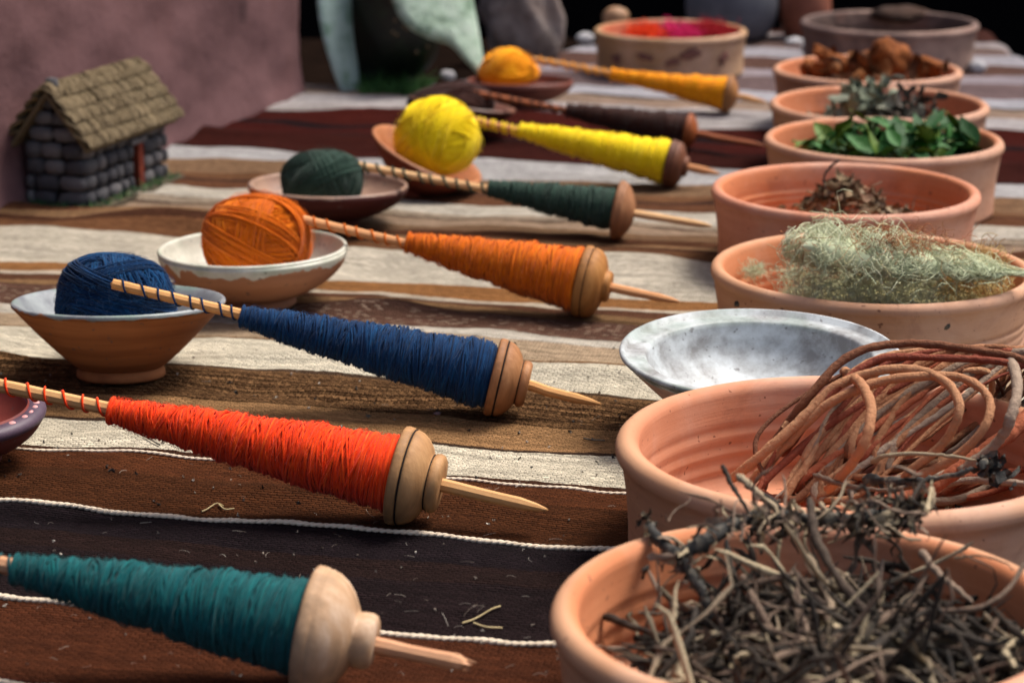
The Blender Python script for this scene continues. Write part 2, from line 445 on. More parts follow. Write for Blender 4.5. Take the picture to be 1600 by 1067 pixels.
def blanket_mat():
    m, ns, L, P = newmat('woven_wool')
    A = ns.new('ShaderNodeAttribute'); A.attribute_name = 'across'
    B = ns.new('ShaderNodeAttribute'); B.attribute_name = 'along'
    cv = ns.new('ShaderNodeCombineXYZ')
    L.new(B.outputs['Fac'], cv.inputs[0]); L.new(A.outputs['Fac'], cv.inputs[1])
    nj = node(ns, 'ShaderNodeTexNoise', Scale=150.0, Detail=3.0); L.new(cv.outputs[0], nj.inputs['Vector'])
    nj2 = node(ns, 'ShaderNodeTexNoise', Scale=22.0, Detail=2.0); L.new(cv.outputs[0], nj2.inputs['Vector'])
    j1 = ns.new('ShaderNodeMath'); j1.operation = 'MULTIPLY_ADD'; j1.inputs[1].default_value = 0.0045
    L.new(nj.outputs['Fac'], j1.inputs[0]); L.new(A.outputs['Fac'], j1.inputs[2])
    j2 = ns.new('ShaderNodeMath'); j2.operation = 'MULTIPLY_ADD'; j2.inputs[1].default_value = 0.005
    L.new(nj2.outputs['Fac'], j2.inputs[0]); L.new(j1.outputs[0], j2.inputs[2])
    off = ns.new('ShaderNodeMath'); off.operation = 'SUBTRACT'; off.inputs[1].default_value = 0.00475
    L.new(j2.outputs[0], off.inputs[0])

    def rm(st, a, b):
        mr = ns.new('ShaderNodeMapRange'); mr.inputs['From Min'].default_value = a; mr.inputs['From Max'].default_value = b
        L.new(off.outputs[0], mr.inputs['Value'])
        r = ramp(ns, [((p - a) / (b - a), c) for p, c in st], 'CONSTANT')
        L.new(mr.outputs[0], r.inputs[0]); return r.outputs[0]
    ra, rb = rm(STR, 0.6, 2.4), rm(STR2, 2.398, 4.4)
    gt = ns.new('ShaderNodeMath'); gt.operation = 'GREATER_THAN'; gt.inputs[1].default_value = 2.3985
    L.new(off.outputs[0], gt.inputs[0])
    mx = ns.new('ShaderNodeMix'); mx.data_type = 'RGBA'
    L.new(gt.outputs[0], mx.inputs[0]); L.new(ra, mx.inputs[6]); L.new(rb, mx.inputs[7])

    # stitches: small staggered floats along the stripe; slightly distorted
    nd = node(ns, 'ShaderNodeTexNoise', Scale=60.0, Detail=2.0); L.new(cv.outputs[0], nd.inputs['Vector'])
    vs = ns.new('ShaderNodeVectorMath'); vs.operation = 'MULTIPLY_ADD'; vs.inputs[1].default_value = (0.0055, 0.0022, 0)
    L.new(nd.outputs['Color'], vs.inputs[0]); L.new(cv.outputs[0], vs.inputs[2])

    def brick(wd, h, mort):
        b = ns.new('ShaderNodeTexBrick')
        b.inputs['Scale'].default_value = 1.0
        b.inputs['Brick Width'].default_value = wd; b.inputs['Row Height'].default_value = h
        b.inputs['Mortar Size'].default_value = mort; b.inputs['Mortar Smooth'].default_value = 1.0
        b.inputs['Color1'].default_value = (0, 0, 0, 1); b.inputs['Color2'].default_value = (1, 1, 1, 1); b.inputs['Mortar'].default_value = (0.5, 0.5, 0.5, 1)
        b.offset = 0.5
        L.new(vs.outputs[0], b.inputs['Vector'])
        return b
    b1 = brick(0.0075, 0.0031, 0.0013)
    b2 = brick(0.0068, 0.0044, 0.0020)
    # per-stitch tone of the dyed wool
    tv = ns.new('ShaderNodeMapRange'); tv.inputs['To Min'].default_value = 0.66; tv.inputs['To Max'].default_value = 1.28
    L.new(b1.outputs['Color'], tv.inputs['Value'])
    st = ns.new('ShaderNodeMapping'); st.inputs['Scale'].default_value = (6, 160, 1); L.new(cv.outputs[0], st.inputs[0])
    ns_ = node(ns, 'ShaderNodeTexNoise', Scale=1.0, Detail=5.0, Roughness=0.6); L.new(st.outputs[0], ns_.inputs['Vector'])
    sv = ns.new('ShaderNodeMapRange'); sv.inputs['From Min'].default_value = 0.3; sv.inputs['From Max'].default_value = 0.7; sv.inputs['To Min'].default_value = 0.68; sv.inputs['To Max'].default_value = 1.28
    L.new(ns_.outputs['Fac'], sv.inputs['Value'])
    fz = node(ns, 'ShaderNodeTexNoise', Scale=13.0, Detail=6.0, Roughness=0.7); L.new(cv.outputs[0], fz.inputs['Vector'])
    fv = ns.new('ShaderNodeMapRange'); fv.inputs['From Min'].default_value = 0.3; fv.inputs['From Max'].default_value = 0.7; fv.inputs['To Min'].default_value = 0.8; fv.inputs['To Max'].default_value = 1.15
    L.new(fz.outputs['Fac'], fv.inputs['Value'])
    p1 = ns.new('ShaderNodeMath'); p1.operation = 'MULTIPLY'; L.new(tv.outputs[0], p1.inputs[0]); L.new(sv.outputs[0], p1.inputs[1])
    p2 = ns.new('ShaderNodeMath'); p2.operation = 'MULTIPLY'; L.new(p1.outputs[0], p2.inputs[0]); L.new(fv.outputs[0], p2.inputs[1])
    vm = ns.new('ShaderNodeVectorMath'); vm.operation = 'SCALE'; L.new(mx.outputs[2], vm.inputs[0]); L.new(p2.outputs[0], vm.inputs['Scale'])

    # bands with a coarser two-tone stitch
    def band(a, b):
        x = ns.new('ShaderNodeMath'); x.operation = 'COMPARE'; x.inputs[1].default_value = (a + b) / 2; x.inputs[2].default_value = (b - a) / 2
        L.new(off.outputs[0], x.inputs[0]); return x.outputs[0]
    bA = band(1.80, 1.897)
    bB = band(2.08, 2.14)
    q = ns.new('ShaderNodeMath'); q.operation = 'GREATER_THAN'; q.inputs[1].default_value = 0.5; L.new(b2.outputs['Color'], q.inputs[0])
    qa = ns.new('ShaderNodeMath'); qa.operation = 'MULTIPLY'; L.new(q.outputs[0], qa.inputs[0]); L.new(bA, qa.inputs[1])
    qa2 = ns.new('ShaderNodeMath'); qa2.operation = 'MULTIPLY'; qa2.inputs[1].default_value = 0.5; L.new(qa.outputs[0], qa2.inputs[0])
    m1 = ns.new('ShaderNodeMix'); m1.data_type = 'RGBA'; L.new(qa2.outputs[0], m1.inputs[0]); L.new(vm.outputs[0], m1.inputs[6]); m1.inputs[7].default_value = lin((62, 40, 24))
    q3 = ns.new('ShaderNodeMath'); q3.operation = 'GREATER_THAN'; q3.inputs[1].default_value = 0.8; L.new(b1.outputs['Color'], q3.inputs[0])
    qb = ns.new('ShaderNodeMath'); qb.operation = 'MULTIPLY'; L.new(q3.outputs[0], qb.inputs[0]); L.new(bB, qb.inputs[1])
    m2_ = ns.new('ShaderNodeMix'); m2_.data_type = 'RGBA'; L.new(qb.outputs[0], m2_.inputs[0]); L.new(m1.outputs[2], m2_.inputs[6]); m2_.inputs[7].default_value = lin((150, 130, 112))
    L.new(m2_.outputs[2], P.inputs['Base Color'])
    P.inputs['Roughness'].default_value = 0.95
    P.inputs['Specular IOR Level'].default_value = 0.05
    # relief
    hb = ns.new('ShaderNodeMath'); hb.operation = 'SUBTRACT'; hb.inputs[0].default_value = 1.0; L.new(b1.outputs['Fac'], hb.inputs[1])
    hc = ns.new('ShaderNodeMath'); hc.operation = 'SUBTRACT'; hc.inputs[0].default_value = 1.0; L.new(b2.outputs['Fac'], hc.inputs[1])
    hm = ns.new('ShaderNodeMath'); hm.operation = 'MULTIPLY'; L.new(hc.outputs[0], hm.inputs[0]); L.new(bA, hm.inputs[1])
    bp = node(ns, 'ShaderNodeBump', Strength=1.0, Distance=0.002); L.new(hb.outputs[0], bp.inputs['Height'])
    bpc = node(ns, 'ShaderNodeBump', Strength=1.0, Distance=0.003); L.new(hm.outputs[0], bpc.inputs['Height']); L.new(bp.outputs[0], bpc.inputs['Normal'])
    wn = node(ns, 'ShaderNodeTexNoise', Scale=500.0, Detail=3.0); L.new(cv.outputs[0], wn.inputs['Vector'])
    bp3 = node(ns, 'ShaderNodeBump', Strength=0.7, Distance=0.0008); L.new(wn.outputs['Fac'], bp3.inputs['Height']); L.new(bpc.outputs[0], bp3.inputs['Normal'])
    L.new(bp3.outputs[0], P.inputs['Normal'])
    return m


XE, YE, YN = 0.865, 4.26, 0.62


def build_blanket():
    xs = np.arange(-1.30, XE + 0.36, 0.0098)
    ys = np.arange(YN - 0.30, YE + 0.30, 0.0090)
    X, Y = np.meshgrid(xs, ys, indexing='ij')
    s, u = su(X, Y)
    xe = XE + 0.008 * np.sin(Y * 9) + 0.004 * np.sin(Y * 31)
    Rr = 0.03
    tq = np.clip((X + .16) / .46, 0, 1)
    YE_ = YE - .64 + .64 * tq * tq * (3 - 2 * tq) + .006 * np.sin(X * 25)
    Z = cloth_z(np.minimum(X, xe), np.clip(Y, YN, YE_))
    ox = np.maximum(X - xe, 0); a = np.minimum(ox / Rr, np.pi / 2)
    XX = np.where(ox > 0, xe + Rr * np.sin(a) + 0.012 * np.sin(Y * 20) * np.clip(ox * 6, 0, 1), X)
    Z = Z - np.where(ox > 0, Rr * (1 - np.cos(a)) + np.maximum(ox - Rr * np.pi / 2, 0), 0)
    oy = np.maximum(Y - YE_, 0); a = np.minimum(oy / Rr, np.pi / 2)
    YY = np.where(oy > 0, YE_ + Rr * np.sin(a), Y)
    oy = np.where((Y - YE_ > 0) & (YE_ < YE - .002), np.minimum(oy, Rr * .5), oy); a = np.minimum(oy / Rr, np.pi / 2)
    Z = Z - np.where(oy > 0, Rr * (1 - np.cos(a)) + np.maximum(oy - Rr * np.pi / 2, 0), 0)
    oy = np.maximum(YN - Y, 0); a = np.minimum(oy / Rr, np.pi / 2)
    YY = np.where(oy > 0, YN - Rr * np.sin(a), YY)
    Z = Z - np.where(oy > 0, Rr * (1 - np.cos(a)) + np.maximum(oy - Rr * np.pi / 2, 0), 0)
    n, m = X.shape
    idx = np.arange(n * m).reshape(n, m)
    q = np.stack([idx[:-1, :-1], idx[1:, :-1], idx[1:, 1:], idx[:-1, 1:]], -1).reshape(-1, 4)
    V = np.stack([XX, YY, Z], -1).reshape(-1, 3)
    root = empty('striped_blanket', (0, 0, 0), label='handwoven wool blanket with brown, black, tan and cream stripes spread under everything', cat='blanket')
    obj('cloth', mesh_np('cloth', V, q, blanket_mat(), True, attrs={'across': s + wob(u, s), 'along': u}), root)
    cm = basic('cord_wool', (196, 178, 156), (226, 212, 190), scale=120, rough=0.95, bump=0.5, bscale=700, spec=0.05, tint=[(190, 170, 145), (225, 212, 192)])
    for s0, tr, amp, u0, u1 in ((1.219, .0014, .0012, -1.1, .8), (1.343, .0015, .0013, -1.1, .8), (1.523, .0015, .0013, -1.2, .7), (1.650, .0010, .0009, -1.3, .6), (1.7395, .0005, .0004, -1.3, .6)):
        n = int((u1 - u0) / 0.0011)
        uu = np.linspace(u0, u1, n)
        ss = s0 - wob(uu, s0) + 0.0006 * np.sin(uu * 90) + 0.0012 * np.sin(uu * 31 + s0 * 40)
        x = ss * ST + uu * CT
        y = ss * CT - uu * ST
        z = cloth_z(x, y)
        paths = []
        for k in (0, 1):
            ph = uu * 2 * np.pi / 0.0105 + k * np.pi
            off = amp * np.sin(ph)
            h = amp * 0.8 * np.cos(ph)
            paths.append(np.stack([x + ST * off, y + CT * off, z + tr * 0.55 + h * 0.6], -1))
        P_ = np.array(paths)
        rr = tr * (1 + 0.15 * np.sin(uu * 130))[None, :] + np.zeros((2, n))
        V, F, t = tube_arrays(P_, rr, 5, np.array([0.4, 0.7]))
        if s0 < 1.7:
            obj('cord', mesh_np('cord', V, F, cm, True, t), root)
    return root


# ------------------------------------------------------------------ terracotta basins
def basin(name, cx, cy, a, zr, label, mat_cols, flare=0.004, grooves=False, seed=1, lip=0.0065, taper=0.005, floor=0.010, rot=(0, 0, 0), r_over=None, bottom=None, group='clay basins in a row'):
    c = at(cx, cy, zr)
    D = math.sqrt(c.x ** 2 * 0 + (c - Vector((0, 0, CAMH))).dot(Vector((0, math.cos(PITCH), -math.sin(PITCH)))) ** 2)
    rad = r_over or a / FOC * D
    H = zr
    rb = rad - flare - taper
    wt = 0.0095
    prof = [(0.0001, 0.002), (rb - 0.006, 0.0), (rb, 0.004)]
    for i in range(1, 26):
        t = i / 26
        z = 0.004 + t * (H - 0.020 - 0.004)
        r = rb + taper * t ** 1.1 - 0.0015 * math.sin(t * math.pi)
        if grooves:
            for g in (0.30, 0.40, 0.47, 0.62):
                r -= 0.0022 * math.exp(-((t - g) / 0.013) ** 2)
        prof.append((r, z))
    # rolled lip
    rc, zc = rad - lip, H - lip * 1.05
    for k in range(11):
        an = R(-62 + k * 24)
        prof.append((rc + lip * math.cos(an), zc + lip * 1.05 * math.sin(an)))
    for i in range(1, 16):
        t = i / 16
        z = (H - 0.022) * (1 - t) + (floor + 0.006) * t
        r = (rad - 0.0165 - 0.002 * math.sin(t * 3)) * (1 - t) + (rb - wt) * t + 0.0008 * math.sin(t * 26 + seed)
        prof.append((r, z))
    prof += [(rb - wt - 0.006, floor + .001), (rb * 0.5, floor), (0.0001, floor)]
    root = tag(lathe(name, prof, terracotta('clay_' + name, *mat_cols, rad, H), S=128, wob=0.007, seed=seed), label, 'basin', group)
    root.location = (c.x, c.y, 0)
    root.rotation_euler = rot
    flat_spots.append((c.x, c.y, rad * 1.1))
    return root, c, rad


OUT_A = ((176, 128, 96), (198, 152, 118)); IN_A = ((184, 112, 74), (202, 132, 92))
OUT_B = ((168, 122, 96), (190, 144, 116)); IN_B = ((178, 106, 70), (196, 126, 88))
basin_front, c_front, r_front = basin('clay_basin', 1270, 945, 410, .088, 'clay basin nearest the camera, heaped with dried grey-black roots', OUT_A + IN_A, seed=1, lip=0.0085)
basin_vine, c_vine, r_vine = basin('clay_basin', 1330, 685, 365, .088, 'wide clay basin holding coiled reddish vines', OUT_A + ((184, 118, 86), (202, 140, 108)), seed=2, lip=0.0085, flare=.005)
basin_fleece, c_fleece, r_fleece = basin('clay_basin', 1364, 415, 252, .079, 'clay basin with grooved wall, filled with pale green lichen wool', OUT_A + IN_A, seed=3, grooves=True)
basin_plain, c_plain, r_plain = basin('clay_basin', 1320, 293, 210, .088, 'clay basin nearly empty but for a little heap of dried brown leaves', ((178, 118, 92), (198, 138, 112)) + IN_A, seed=4, floor=.028)
basin_green, c_green, r_green = basin('clay_basin', 1381, 214, 187, .088, 'clay basin full of fresh green leaves', OUT_B + IN_B, seed=5)
basin_grey, c_grey, r_grey = basin('clay_basin', 1374, 160, 171, .085, 'clay basin with grey-green dried leaves, behind the basin of fresh green leaves', OUT_B + IN_B, seed=6)
basin_bark, c_bark, r_bark = basin('clay_basin', 1355, 106, 147, .085, 'clay basin with orange-brown bark chunks, furthest of the orange basins on the right', OUT_B + IN_B, seed=7)
basin_far, c_far, r_far = basin('clay_tub', 1048, 45, 119, .072, 'straight-sided sooty clay tub holding orange and pink wool at the back', ((146, 112, 80), (172, 138, 102)) + ((170, 90, 60), (190, 110, 80)), seed=8, flare=.003, taper=.002, group='clay tubs at the far end')
basin_fgrey, c_fgrey, r_fgrey = basin('clay_tub', 1390, 33, 138, .075, 'wide grey-brown clay tub at the far right end', ((88, 72, 68), (112, 92, 86)) + ((70, 56, 52), (90, 72, 66)), seed=9, flare=.004, taper=.004, group='clay tubs at the far end')
# sooty marks on the tub
soot = basic('soot', (98, 62, 58), (124, 86, 74), scale=60, rough=0.9)


def glazed_bowl(name, px, rim_py, foot_py, a, tilt, label, mat_args, foot_r=.40, shape='straight', thick=.0045, has_foot=True, lipw=0.0, group='small dishes for yarn balls', cat='bowl', wob_=0.004, seed=1, foot_mat=None):
    f = at(px, foot_py, 0)
    D = f.y * math.cos(PITCH) + (CAMH) * math.sin(PITCH)
    H = (foot_py - rim_py) * D / FOC / math.cos(PITCH)
    c = at(px, rim_py, H)
    D = c.y * math.cos(PITCH) + (CAMH - c.z) * math.sin(PITCH)
    rad = a / FOC * D
    fr = rad * foot_r
    root = empty(name, (c.x, c.y, 0), tilt, label, cat, group)
    fh = 0.009 if has_foot else 0.0
    outer = []
    for i in range(17):
        t = i / 16
        if shape == 'straight':
            r = fr * 0.92 + (rad - fr * 0.92) * t ** 0.86
            z = fh + (H - 0.003 - fh) * t
        elif shape == 'round':
            r = fr * 0.92 + (rad - fr * 0.92) * math.sin(t * math.pi / 2) ** 0.95
            z = fh + (H - 0.003 - fh) * (t ** 1.25)
        else:   # wide dish with a flat brim
            r = fr * 0.92 + (rad - fr * 0.92) * t
            z = fh + (H - 0.003 - fh) * t ** 1.15
        outer.append((r, z))
    prof = [(0.0001, fh - 0.0005)] + outer
    lr = thick * 0.55
    for k in range(7):
        an = R(-60 + k * 30)
        prof.append((rad - lr + lr * math.cos(an), H - lr + lr * math.sin(an)))
    n_out = len(prof) - 3
    if lipw:
        prof.append((rad - .006, H - 0.0045)); prof.append((rad - lipw * .6, H - 0.0050)); prof.append((rad - lipw + .002, H - 0.0050)); prof.append((rad - lipw, H - 0.0065))
        prof.append((rad - lipw - 0.001, H - 0.010))
        r0, z0 = rad - lipw - 0.002, H - 0.014
        for i in range(1, 13):
            t = i / 12
            prof.append((r0 * (1 - t ** 1.5), z0 - (z0 - fh - thick) * math.sin(t * math.pi / 2) ** 0.8))
    else:
        for (r, z) in reversed(outer[:-1]):
            prof.append((max(r - thick, 0.001), z + thick * 0.7))
        prof.append((0.0001, fh + thick * 0.7))
    prof = [(max(r, 0.0001), z) for r, z in prof]
    m = glazed('glaze_' + name, *mat_args[:5], H - mat_args[5], rad, **(mat_args[6] if len(mat_args) > 6 else {}))
    V, F, t_ = lathe_arrays(prof, 96, wob_, seed)
    ins = np.repeat((np.arange(len(prof)) > n_out).astype(float), 96)
    obj('bowl_body', mesh_np('bowl_body', V, F, m, True, attrs={'inside': ins}), root)
    if has_foot:
        fp = [(fr * 0.5, 0.0005), (fr * 0.96, 0.0), (fr * 1.0, 0.0018), (fr * 0.985, 0.006), (fr * 0.93, fh + 0.0008), (fr * 0.7, fh + 0.001)]
        lathe('foot_ring', fp, foot_mat or basic('foot_clay_' + name, mat_args[0], mat_args[1], scale=30, rough=0.8), S=64, parent=root)
    flat_spots.append((c.x, c.y, rad * 0.9))
    return root, c, rad, H


BROWN = ((122, 72, 40), (170, 108, 64))
blue_bowl = glazed_bowl('footed_bowl', 184, 470, 587, 166, (R(-5.5), 0, 0), 'footed brown clay bowl with grey-green glazed rim holding the navy blue yarn ball',
                        (*BROWN, (112, 116, 122), (146, 152, 154), (96, 140, 116), 0.004, dict(drip=.006)), shape='straight', foot_r=.42, seed=2)
white_bowl = glazed_bowl('footed_bowl', 396, 385, 474, 148, (R(-1), R(-1), 0), 'white glazed footed clay bowl holding the orange yarn ball',
                         ((156, 106, 76), (178, 128, 96), (178, 176, 162), (206, 204, 190), (140, 160, 130), 0.012, dict(drip=.010)), shape='round', foot_r=.44, seed=3)
dark_bowl = glazed_bowl('footed_bowl', 511, 287, 350, 125, (R(-2), R(1), 0), 'dark red clay bowl with grey rim holding the forest green yarn ball',
                        ((52, 17, 14), (76, 29, 21), (140, 112, 98), (168, 138, 118), (84, 78, 98), 0.003, dict(drip=.003)), shape='round', foot_r=.4, seed=4)
tilt_bowl = glazed_bowl('footed_bowl', 640, 232, 298, 94, (R(5), R(25), 0), 'reddish clay bowl tipped over to the right under the bright yellow yarn ball',
                        ((104, 42, 26), (132, 60, 38), (158, 100, 66), (180, 122, 86), (88, 78, 92), 0.003, dict(drip=.003)), shape='straight', foot_r=.42, seed=5)
brown_bowl = glazed_bowl('footed_bowl', 716, 160, 214, 84, (R(-4), R(8), 0), 'dark brown clay bowl holding brown wool, behind the bright yellow yarn ball',
                         ((70, 36, 28), (92, 50, 38), (104, 66, 54), (126, 84, 70), (150, 146, 140), 0.003, dict(drip=.003)), shape='straight', foot_r=.45, seed=6)
gold_bowl = glazed_bowl('footed_bowl', 812, 125, 168, 84, (R(-3), 0, 0), 'shallow red-brown clay bowl holding the golden yarn ball, furthest back of the row',
                        ((104, 58, 46), (126, 74, 60), (96, 52, 46), (116, 66, 56), (110, 70, 66), 0.003, dict(drip=.003)), shape='round', foot_r=.45, seed=7)
left_bowl = glazed_bowl('rimmed_bowl', -60, 637, 722, 127, (R(4), 0, 0), 'dark purplish clay bowl with pink dots on its rim, cut off at the left edge',
                        ((78, 34, 30), (100, 48, 38), (112, 52, 46), (132, 64, 56), (96, 60, 62), 0.004, dict(drip=.002, rough=.45)), shape='round', foot_r=.45, seed=8, thick=.012, cat='bowl', group=None)
dish = glazed_bowl('glazed_dish', 1187, 545, 678, 219, (R(3), 0, 0), 'wide shallow dish with worn white glaze, empty, between the vine basin and the lichen basin',
                   ((168, 134, 120), (190, 156, 140), (130, 129, 128), (190, 196, 198), (112, 132, 118), 0.010, dict(drip=.004, rough=.5)), shape='dish', foot_r=.45, lipw=0.022, has_foot=True, cat='dish', group=None, seed=9)

# rim paint on the left bowl: painted band with pink dots
lb, lc, lr, lH = left_bowl
band_m = basic('purple_slip', (66, 52, 66), (92, 74, 88), scale=50, rough=0.5, bump=0.2)
bp_ = []
for k in range(13):
    an = R(-50 + k * 16)
    bp_.append((lr - 0.0065 + 0.0085 * math.cos(an), lH - 0.004 + 0.0062 * math.sin(an)))
lathe('painted_rim', bp_, band_m, S=96, wob=0.004, seed=8, parent=lb)
dotm = basic('pink_slip', (190, 130, 130), (206, 150, 146), scale=60, rough=0.6, bump=0.1)
dsk = []
for i in range(30):
    a = i / 30 * 2 * math.pi + 0.05 * math.sin(i * 5)
    da = lathe_arrays([(0.0001, 0.0009), (0.0016, 0.0007), (0.0022, 0.0)], 12)
    V = da[0] * np.array([1.0 + 0.3 * math.sin(i), 1.4, 1.0])
    ca, sa = math.cos(a), math.sin(a)
    V = np.stack([V[:, 0] * ca - V[:, 1] * sa + (lr - 0.0055) * ca, V[:, 0] * sa + V[:, 1] * ca + (lr - 0.0055) * sa, V[:, 2] + lH + 0.0019], -1)
    o = obj('painted_dot', mesh_np('painted_dot', V, da[1], dotm), lb)


# ------------------------------------------------------------------ spindles
yarns = {
    'teal': yarnmat('yarn_teal', (1, 40, 46), (4, 76, 80), (16, 108, 108)),
    'red': yarnmat('yarn_red', (190, 28, 2), (238, 58, 6), (255, 98, 30)),
    'blue': yarnmat('yarn_blue', (2, 18, 40), (3, 42, 82), (14, 74, 120)),
    'orange': yarnmat('yarn_orange', (166, 72, 2), (206, 98, 6), (230, 128, 20)),
    'forest': yarnmat('yarn_forest', (24, 38, 32), (40, 62, 52), (62, 86, 74)),
    'yellow': yarnmat('yarn_yellow', (214, 178, 4), (240, 210, 14), (250, 228, 50)),
    'brown': yarnmat('yarn_brown', (34, 14, 10), (50, 24, 18), (68, 36, 27)),
    'gold': yarnmat('yarn_gold', (206, 120, 2), (236, 150, 6), (248, 176, 26)),
}
groove_m = basic('burnt_line', (22, 16, 14), (36, 24, 18), scale=80, rough=0.9)


def spindle(key, label, tail, whorl, tip_x, rpx, cone_start, r0=0.0075, rend=0.80, wood=((176, 118, 66), (204, 148, 92)), whood=((150, 98, 56), (184, 128, 80)),
            style='dome', tail_z=0.055, shaft_r=0.0047, near=True, turns=6, blunt=False, tail_ext=0.0, face=9, pw=.86, tail_fix=None):
    q = at(whorl[0], whorl[1], .033)
    D = q.y * math.cos(PITCH) + (CAMH - q.z) * math.sin(PITCH)
    r = rpx / FOC * D
    W = at(whorl[0], whorl[1], r * 0.97)
    vd = (W - Vector((0, 0, CAMH))).normalized()
    zt = -.02
    while zt < .2:          # height of the tail for which the whorl turns this much towards the viewer
        T = at(tail[0], tail[1], zt)
        ax = (W - T).normalized()
        if ax.dot(vd) > -math.sin(R(face)): break
        zt += .002
    if tail_fix:
        T = at(tail[0], tail[1], tail_fix)
        ax = (W - T).normalized()
    # tip: extend the axis until it reaches the tip's column
    k = 0.0
    best = None
    for i in range(400):
        k = i * 0.001
        p = W + ax * k
        depth = p.y * math.cos(PITCH) + (CAMH - p.z) * math.sin(PITCH)
        xx = 800 + FOC * p.x / depth
        if xx >= tip_x: break
    Ltip = k
    T = T - ax * tail_ext
    Ltail = (W - T).length
    best = 0
    for i in range(1000):
        kk = i * 0.0005
        p = W - ax * kk
        depth = p.y * math.cos(PITCH) + (CAMH - p.z) * math.sin(PITCH)
        if 800 + FOC * p.x / depth <= cone_start: break
    Lc = kk
    root = empty('spindle', tuple(W), (0, 0, 0), label, 'spindle', 'drop spindles wound with dyed wool')
    root.rotation_mode = 'QUATERNION'
    root.rotation_quaternion = ax.to_track_quat('X', 'Z')
    x_back = -0.016            # back face of whorl relative to its middle
    # whorl
    s = r / 0.036 * (0.72 if style == 'bell' else 0.66)
    if style == 'dome':
        pr = [(.004, 0), (r * .93, 0), (r * .985, .0015 * s), (r, .005 * s), (r * .985, .0105 * s), (r * .95, .0120 * s), (r * .945, .0135 * s), (r * .965, .015 * s), (r * .93, .021 * s), (r * .84, .028 * s), (r * .70, .034 * s),
              (r * .56, .0375 * s), (r * .545, .039 * s), (r * .585, .0405 * s), (r * .60, .045 * s), (r * .57, .0495 * s), (r * .50, .052 * s), (shaft_r * 1.02, .0522 * s)]
    elif style == 'round':
        pr = [(.004, 0), (r * .93, 0), (r * .99, .002 * s), (r, .007 * s), (r * .98, .012 * s), (r * .955, .0135 * s), (r * .975, .0155 * s), (r * .93, .024 * s), (r * .80, .031 * s), (r * .60, .036 * s), (r * .44, .038 * s), (r * .43, .044 * s), (r * .38, .047 * s), (shaft_r, .0475 * s)]
    elif style == 'cone':
        pr = [(.004, 0), (r * .93, 0), (r * .99, .002 * s), (r, .007 * s), (r * .93, .011 * s), (r * .95, .013 * s), (r * .80, .020 * s), (r * .60, .027 * s), (r * .38, .032 * s), (shaft_r, .034 * s)]
    else:   # big: wide pale bell with a knob
        pr = [(.004, 0), (r * .95, 0), (r, .002 * s), (r * .99, .009 * s), (r * .965, .0105 * s), (r * .97, .013 * s), (r * .93, .019 * s), (r * .84, .026 * s), (r * .71, .032 * s), (r * .54, .037 * s), (r * .42, .040 * s), (r * .43, .043 * s), (r * .44, .050 * s), (r * .41, .054 * s), (r * .34, .056 * s), (shaft_r, .0565 * s)]
    # finer profile
    arr = np.array(pr)
    dense = []
    for i in range(len(arr) - 1):
        for t in (0, 0.5):
            dense.append(arr[i] * (1 - t) + arr[i + 1] * t)
    dense.append(arr[-1])
    dense = [(a_, b_ + x_back * s) for a_, b_ in dense]
    wm = whorlmat('whorl_wood_' + key, *whood)
    lathe('whorl', dense, wm, S=72, wob=0.006, seed=hash(key) % 7, parent=root, axis='x')
    if style in ('dome', 'round'):
        gx = x_back * s + .0128 * s
        gp = [(r * .957, gx - .0007), (r * .972, gx - .0004), (r * .972, gx + .0004), (r * .957, gx + .0007)]
        lathe('burnt_groove', gp, groove_m, S=72, wob=0.006, seed=hash(key) % 7, parent=root, axis='x')
    if style == 'dome':
        gx = x_back * s + .0383 * s
        gp = [(r * .54, gx - .0006), (r * .562, gx - .0003), (r * .562, gx + .0003), (r * .54, gx + .0006)]
        lathe('burnt_groove', gp, groove_m, S=60, wob=0.006, seed=hash(key) % 7, parent=root, axis='x')
    # shaft: whittled stick
    sp = []
    n = 34
    rr = random.Random(key)
    for i in range(n):
        x = -Ltail + (Ltail + Ltip - 0.022) * i / (n - 1)
        sp.append((shaft_r * (1 + rr.uniform(-.035, .035)) * (0.92 if x > 0.05 else 1.0), x))
    if blunt:
        sp += [(shaft_r * 1.0, Ltip - .010), (shaft_r * .8, Ltip - .004), (shaft_r * .45, Ltip), (.0002, Ltip - .002)]
    else:
        sp += [(shaft_r * .62, Ltip - .009), (shaft_r * .28, Ltip - .002), (.0002, Ltip)]
    sp = [(.0002, -Ltail - .002), (shaft_r * .7, -Ltail)] + sp
    V, F, t_ = lathe_arrays(sp, 9, 0.02, 3, 'x')
    bend = 0.0016 * np.sin(V[:, 0] * 9 + len(key))
    V[:, 2] += bend * (np.abs(V[:, 0]) > 0.03)
    if blunt:
        sel = V[:, 0] > Ltip - 0.012
        V[sel, 0] += rng.uniform(-.004, .004, sel.sum())
    obj('shaft', mesh_np('shaft', V, F, woodmat('stick_wood_' + key, *wood, axis=0), False), root)
    # wound yarn: a solid core and several layers of winding
    r1 = r * rend
    Lw = Lc + x_back * s - 0.001      # length of wound part
    xa, xb = -Lc, x_back * s - 0.0006
    sd = sum(map(ord, key))

    def prof_r(t):
        base = r0 + (r1 - r0) * (t ** pw)
        return base * (1 + 0.030 * np.sin(t * 19 + sd) + 0.022 * np.sin(t * 43 + sd * 2) + .012 * np.sin(t * 97 + sd)) - 0.0025 * np.clip((t - .965) / .035, 0, 1)
    tt = np.linspace(0, 1, 60)
    core = [(max(prof_r(t) - 0.0012, .003), xa + (xb - xa) * t) for t in tt]
    V, F, t_ = lathe_arrays(core, 40, 0.006, 2, 'x')
    parts = [(V, F, np.full(len(V), .15))]
    sr = 0.00078 if near else 0.0011
    layers = 3 if near else 2
